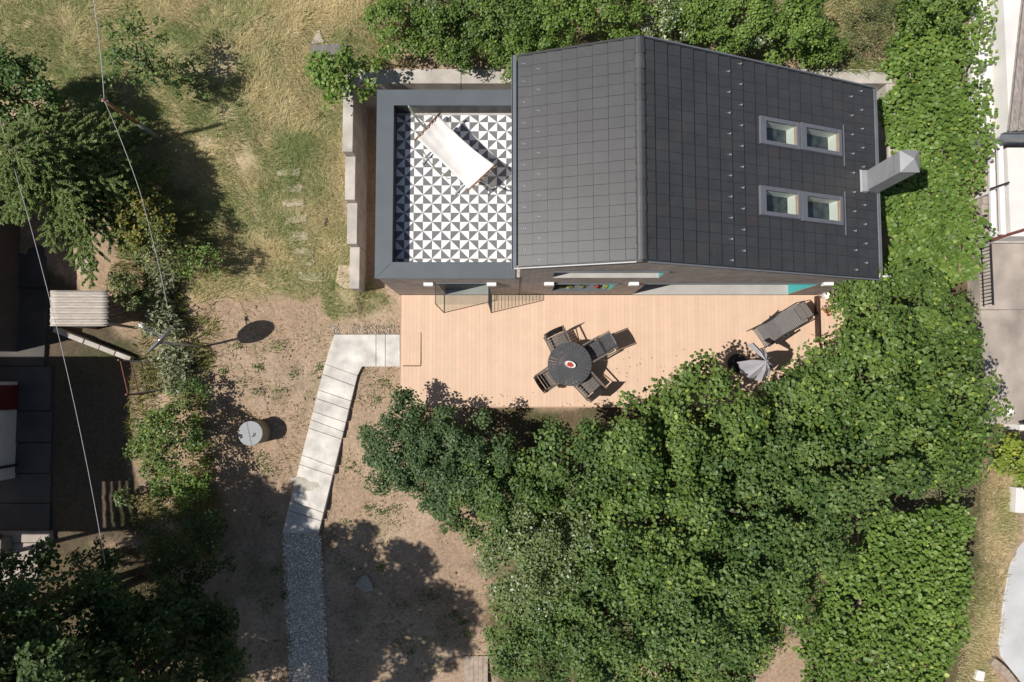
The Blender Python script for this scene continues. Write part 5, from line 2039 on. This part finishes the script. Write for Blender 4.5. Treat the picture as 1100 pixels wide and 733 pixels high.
vine('bright green grape vine covering the strip between the house and the white neighbour', 'timber trellis under the grape vine between the two houses', [(948, 300), (948, 215), (957, 130), (960, 85), (964, 40), (972, -40), (1068, -40), (1070, 20), (1058, 40), (1072, 70), (1064, 110), (1075, 150), (1058, 190), (1058, 240), (1066, 258), (1050, 270), (1045, 300), (1000, 305)],
     1.75, .084, 'bright', 3.4, edge=.5, sparse=(P(1022, 60, 1.75).x, P(1070, 60, 1.75).x))
vine('bright green grape vine on a flat trellis at the lower right', 'timber trellis under the grape vine at the lower right', [(885, 640), (905, 600), (940, 570), (965, 548), (1000, 546), (1040, 552), (1046, 600), (1045, 650), (1030, 700), (1025, 760), (860, 760), (866, 690)],
     1.55, .086, 'bright', 3.4)

# ------------------------------------------------------------------ hedge behind the house
HH = [
    (432, 30, 2.1, 40, .8, 'bright', .085, 'leafy green bush at the left end of the hedge behind the house', 34),
    (487, 42, 2.0, 34, .75, 'green', .085, 'dark green bush in the hedge above the roof terrace', 34),
    (470, -8, 2.2, 42, .8, 'grey', .075, 'greyish bush at the top edge above the terrace', 36),
    (535, 22, 2.3, 44, .9, 'green', .08, 'tangled green bush left of the roof ridge', 46),
    (560, 62, 1.9, 34, .7, 'bright', .075, 'light green bush tucked against the roof corner by the terrace', 32),
    (600, 25, 2.4, 42, .9, 'bright', .08, 'green bush behind the left roof slope', 40),
    (655, 14, 2.5, 42, .9, 'bright', .08, 'yellowish green bush behind the ridge of the roof', 36),
    (716, 30, 2.3, 30, .7, 'flower', .08, 'white flowering bush behind the house right of the ridge', 28),
    (735, 8, 2.5, 44, .9, 'bright', .085, 'green bush at the top edge right of the roof ridge', 34),
    (790, 28, 2.4, 46, .9, 'bright', .085, 'light green bush behind the right roof slope', 36),
    (806, 44, 2.2, 22, .6, 'flower', .08, 'white flowering bush low behind the right roof slope', 18),
    (845, 34, 2.3, 42, .9, 'bright', .09, 'dark centred green bush left of the grassy gap in the hedge', 38),
    (878, 62, 1.7, 26, .5, 'bright', .08, 'low green bush beside the right rear retaining wall', 18),
    (928, 46, 1.6, 28, .4, 'mixed', .065, 'dry olive green bush above the rear retaining wall', 18),
    (930, 12, 1.9, 36, .5, 'mixed', .07, 'straw and olive scrub at the top edge beside the grape vine', 30),
    (1000, 3, 2.0, 40, .6, 'green', .10, 'green bush at the top edge beside the white neighbour', 30),
]
for (px, py, zc, rpx, hz, pal, lf, lab, rpy) in HH:
    tree('hedge_shrub', lab, 'shrub', px, py, zc, rpx, hz, pal, leaf=lf * .58, shape=LEAF_LONG if pal == 'mixed' else LEAF_FAT, rpy=rpy, clump=.2, lai=2.0 if pal == 'mixed' else 4.2, group='bushes of the hedge behind the house', rough=.3)
tree('fig_bush', 'leafy fig bush with large leaves beside the top of the stepped wall', 'shrub', 369, 86, 2.1, 38, .75, 'bright', leaf=.085, shape=LEAF_FAT, rpy=33, clump=.20, lai=3.2, rough=.35)

# ------------------------------------------------------------------ left side
tree('sparse_tree', 'thin young tree with a sparse crown standing in the dry grass', 'tree', 152, 62, 2.6, 40, .9, 'mid', leaf=.06, shape=LEAF_FAT, rpy=46, clump=.17, lai=1.35, fill=.08, trunk_r=.05, rough=.4)
tree('sparse_tree', 'small sparse tree right of the thin young tree', 'tree', 200, 85, 1.9, 30, .6, 'mid', leaf=.052, shape=LEAF_FAT, rpy=28, clump=.14, lai=1.2, fill=.08, trunk_r=.035, rough=.4)
tree('yellow_shrub', 'yellow tinged shrub right of the big feathery tree', 'shrub', 160, 238, 1.7, 30, .8, 'yellow', leaf=.054, shape=LEAF_FAT, rpy=34, clump=.17, lai=2.8)
tree('shrub', 'tall green shrub below the yellow shrub along the garden strip', 'shrub', 175, 272, 1.4, 26, .7, 'mixed', leaf=.054, shape=LEAF_FAT, rpy=24, clump=.16, lai=2.2)
tree('shrub', 'bushy green shrub beside the corrugated shed', 'shrub', 141, 313, .7, 21, .7, 'mixed', leaf=.054, shape=LEAF_FAT, rpy=22, clump=.15, lai=2.8)
tree('shrub', 'scraggy green shrub in the dry grass right of the garden strip', 'shrub', 215, 282, 1.2, 30, .5, 'green', leaf=.054, shape=LEAF_FAT, rpy=20, clump=.13, lai=1.5, rough=.4)
tree('shrub', 'small green shrub right of the satellite dish shadow line', 'shrub', 205, 425, .3, 24, .4, 'mid', leaf=.054, shape=LEAF_FAT, rpy=18, clump=.13, lai=1.9)
tree('shrub', 'dense green shrub left of the round well', 'shrub', 184, 476, .8, 36, .8, 'green', leaf=.054, shape=LEAF_FAT, rpy=42, clump=.18, lai=3.0)
tree('shrub', 'yellowish green shrub below the dense one left of the well', 'shrub', 196, 522, .5, 34, .6, 'bright', leaf=.054, shape=LEAF_FAT, rpy=26, clump=.16, lai=2.4)
tree('shrub', 'dark shaded shrub left of the gravel path', 'shrub', 205, 585, .6, 44, .8, 'dark', leaf=.054, shape=LEAF_FAT, rpy=44, clump=.2, lai=3.0)
tree('shrub', 'small grey green shrub at the edge of the yard shade', 'shrub', 136, 534, .1, 11, .3, 'grey', leaf=.05, rpy=10, clump=.09, lai=2.2)
tree('bush', 'low bush at the edge of the white steps in the left corner', 'shrub', 105, 600, .6, 26, .6, 'dark', leaf=.054, shape=LEAF_FAT, rpy=18, clump=.15, lai=2.6)

WEED = [(176, 300, 16, 'silvery weed tuft just below the tall green shrub'), (171, 330, 15, 'silvery weed tuft above the satellite dish'), (182, 350, 14, 'silvery weed tuft right of the satellite dish'),
        (186, 385, 20, 'largest silvery weed tuft below the satellite dish'), (190, 408, 16, 'silvery weed tuft right of the red gate'), (163, 352, 10, 'small silvery weed tuft left of the satellite dish')]
for (px, py, rp, lab) in WEED:
    c = PG(px, py, .35)
    g0 = c.z - .35
    t = thing('silver_weed', (c.x, c.y, g0), lab, 'weed', 'silvery weeds along the garden strip')
    k = (CAM_H - c.z) / FOC
    n = int(26 * rp)
    a = rng.uniform(0, 6.28, n); rr = rp * k * np.sqrt(rng.random(n))
    zz_ = g0 + .10 + .55 * rng.random(n)
    pos = np.stack([c.x + rr * np.cos(a), c.y + rr * np.sin(a), zz_], 1)
    nr = np.stack([np.cos(a) * .5, np.sin(a) * .5, np.full(n, .6)], 1) + rng.normal(0, .5, (n, 3))
    leaf_cloud('leaves', pos, nr, rng.uniform(.09, .15, n), leaf_cols(n, 'silver'), M['leaf_matt'], t, LEAF_LONG)
    m = MB()
    for q in range(14):
        i = int(rng.integers(0, n))
        m.tube([(c.x + (pos[i][0] - c.x) * .4, c.y + (pos[i][1] - c.y) * .4, g0 - .03), tuple(pos[i])], [.008, .004], 5)
    m.build('stems', M['bark'], t)
Z_WEEDS = poly_px([(130, 200), (225, 230), (235, 330), (215, 420), (235, 480), (235, 600), (140, 600), (150, 420), (120, 300)])
tag(blades('weeds', 13000, Z_WEEDS, ((.16, .19, .05), (.33, .30, .12)), .22, .009, .5, 43, .40), 'rank weeds and grass along the overgrown garden strip', 'weeds', kind='stuff')


# the big feathery tree
def feather_tree(label, cx, cy, h, rad, n_spray, seed, pal='conifer', leaf=.06, name='conifer_tree', group=None, per=34, low=.28, lean=.9):
    rs = np.random.default_rng(seed)
    g0 = float(gz(cx, cy))
    t = thing(name, (cx, cy, g0), label, 'tree', group)
    allp, alln, allt = [], [], []
    trunk = MB()
    trunk.tube([(cx, cy, g0 - .1), (cx + .05, cy, g0 + h * .5), (cx, cy, g0 + h * .97)], [.16, .10, .02], 10)
    nb2 = int(n_spray)
    for i in range(nb2):
        u = low + (1 - low) * (i + rs.random()) / nb2
        zb = g0 + h * u
        az = i * 2.39996 + rs.normal(0, .25)
        ln = rad * (1 - u * .93) ** .75 * rs.uniform(.75, 1.1) + .15
        d = np.array([math.cos(az), math.sin(az), 0])
        npts = max(4, int(ln / .21))
        s = np.linspace(0.06, 1, npts)
        rise = .22 * ln
        def at(q):
            q = np.asarray(q)
            return np.array([cx, cy, zb])[None] + d[None] * (q * ln)[:, None] + np.array([0, 0, 1.])[None] * (rise * q - .42 * ln * q ** 2)[:, None] * lean
        line = at(s)
        trunk.tube([tuple(line[0]), tuple(line[len(line) // 2]), tuple(line[-1])], [.035 * ln / rad + .012, .016, .005], 5)
        side = np.array([-d[1], d[0], 0])
        k = int(ln / .0022)
        q = .15 + .87 * rs.random(k)
        sg = rs.choice([-1, 1], k)
        allp.append(at(q) + rs.normal(0, .012, (k, 3)))
        alln.append(np.array([[0, 0, 1.]]) + rs.normal(0, .45, (k, 3)))
        allt.append(d[None] * .8 + side[None] * sg[:, None] * .8 + rs.normal(0, .3, (k, 3)))
        for j in range(1, npts):
            for sd_ in (-1, 1):
                tw = (.34 * ln * (1 - s[j]) ** .6 + .10) * rs.uniform(.6, 1.25)
                td = d * rs.uniform(.7, 1.0) + side * sd_ * .7 + np.array([0, 0, rs.normal(.0, .1)])
                td /= np.linalg.norm(td)
                sd2 = np.array([-td[1], td[0], 0])
                k = max(12, int(tw / .0024))
                q = rs.random(k)
                sg = rs.choice([-1, 1], k)
                p_ = line[j][None] + td[None] * (q * tw)[:, None] - np.array([0, 0, .14])[None] * (q ** 2 * tw)[:, None]
                allp.append(p_ + rs.normal(0, .009, (k, 3)))
                alln.append(np.array([[0, 0, 1.]]) + rs.normal(0, .45, (k, 3)))
                allt.append(td[None] * .8 + sd2[None] * sg[:, None] * .8 + rs.normal(0, .3, (k, 3)))
    pos, nr, tg = np.concatenate(allp), np.concatenate(alln), np.concatenate(allt)
    nr = norm(nr)
    tg = np.cross(nr, tg)          # leaf axis along the twig
    n = len(pos)
    leaf_cloud('crown', pos, nr, leaf * rs.uniform(.75, 1.25, n), leaf_cols(n, pal), M['leaf'], t, LEAF_NEEDLE, tang=tg)
    trunk.build('trunk', M['bark'], t, smooth=True)
    return t


c = P(38, 172, 3.3)
feather_tree('big feathery green tree with drooping sprays at the left edge', c.x, c.y, 3.3, 2.5, 88, 3, leaf=.062, low=.22, lean=.5)
tree('broadleaf_tree', 'rounded green tree at the left edge above the big feathery tree', 'tree', 10, 104, 2.6, 66, 1.2, 'mid', leaf=.07, shape=LEAF_FAT, rpy=42, clump=.24, lai=6)

# tall dark trees at the bottom left, seen on their shaded side
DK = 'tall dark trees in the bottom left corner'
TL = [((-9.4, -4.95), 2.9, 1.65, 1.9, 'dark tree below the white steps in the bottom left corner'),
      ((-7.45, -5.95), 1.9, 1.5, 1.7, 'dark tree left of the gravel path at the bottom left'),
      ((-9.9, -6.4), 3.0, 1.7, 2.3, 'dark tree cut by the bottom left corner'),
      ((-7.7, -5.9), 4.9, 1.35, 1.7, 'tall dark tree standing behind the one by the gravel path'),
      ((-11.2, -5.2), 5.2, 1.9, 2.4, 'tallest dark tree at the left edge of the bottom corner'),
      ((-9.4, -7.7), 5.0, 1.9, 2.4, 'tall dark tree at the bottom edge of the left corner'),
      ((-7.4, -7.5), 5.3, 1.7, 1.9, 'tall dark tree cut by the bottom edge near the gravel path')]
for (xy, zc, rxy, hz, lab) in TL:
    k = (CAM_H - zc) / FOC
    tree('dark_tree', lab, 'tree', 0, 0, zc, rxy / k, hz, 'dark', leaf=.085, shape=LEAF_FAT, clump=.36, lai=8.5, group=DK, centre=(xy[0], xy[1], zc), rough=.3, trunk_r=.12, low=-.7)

# ------------------------------------------------------------------ camera, sun, sky
cam = bpy.data.cameras.new('camera')
cam.lens = 36.0 * FOC / 1100
cam.sensor_width = 36.0
cam.clip_end = 2000
co = bpy.data.objects.new('camera', cam)
COL.objects.link(co)
co.location = (0, 0, CAM_H)
co.rotation_euler = (TILT, 0, 0)
scene.camera = co

sun = bpy.data.lights.new('sun', 'SUN')
sun.energy = 4.5
sun.angle = R(.53)
sun.color = (1.0, .955, .89)
so_ = bpy.data.objects.new('sun', sun)
COL.objects.link(so_)
so_.rotation_euler = SUN_DIR.to_track_quat('-Z', 'Y').to_euler()
so_.location = (-20, -5, 30)

world = bpy.data.worlds.new('World')
scene.world = world
world.use_nodes = True
wn = world.node_tree
bg = wn.nodes['Background']
sky = wn.nodes.new('ShaderNodeTexSky')
sky.sky_type = 'NISHITA'
sky.sun_disc = False
sky.sun_elevation = SUN_EL
sky.sun_rotation = math.atan2(-SUN_DIR.x, -SUN_DIR.y) % (2 * math.pi)
wn.links.new(sky.outputs['Color'], bg.inputs['Color'])
bg.inputs['Strength'].default_value = .058

scene.view_settings.view_transform = 'Standard'
scene.view_settings.look = 'None'
scene.view_settings.exposure = 0.14
scene.view_settings.gamma = 1.0
scene.view_settings.use_curve_mapping = False
scene.cycles.use_denoising = True
scene.cycles.max_bounces = 8
scene.cycles.transparent_max_bounces = 8
scene.render.resolution_x = 1024
scene.render.resolution_y = 682
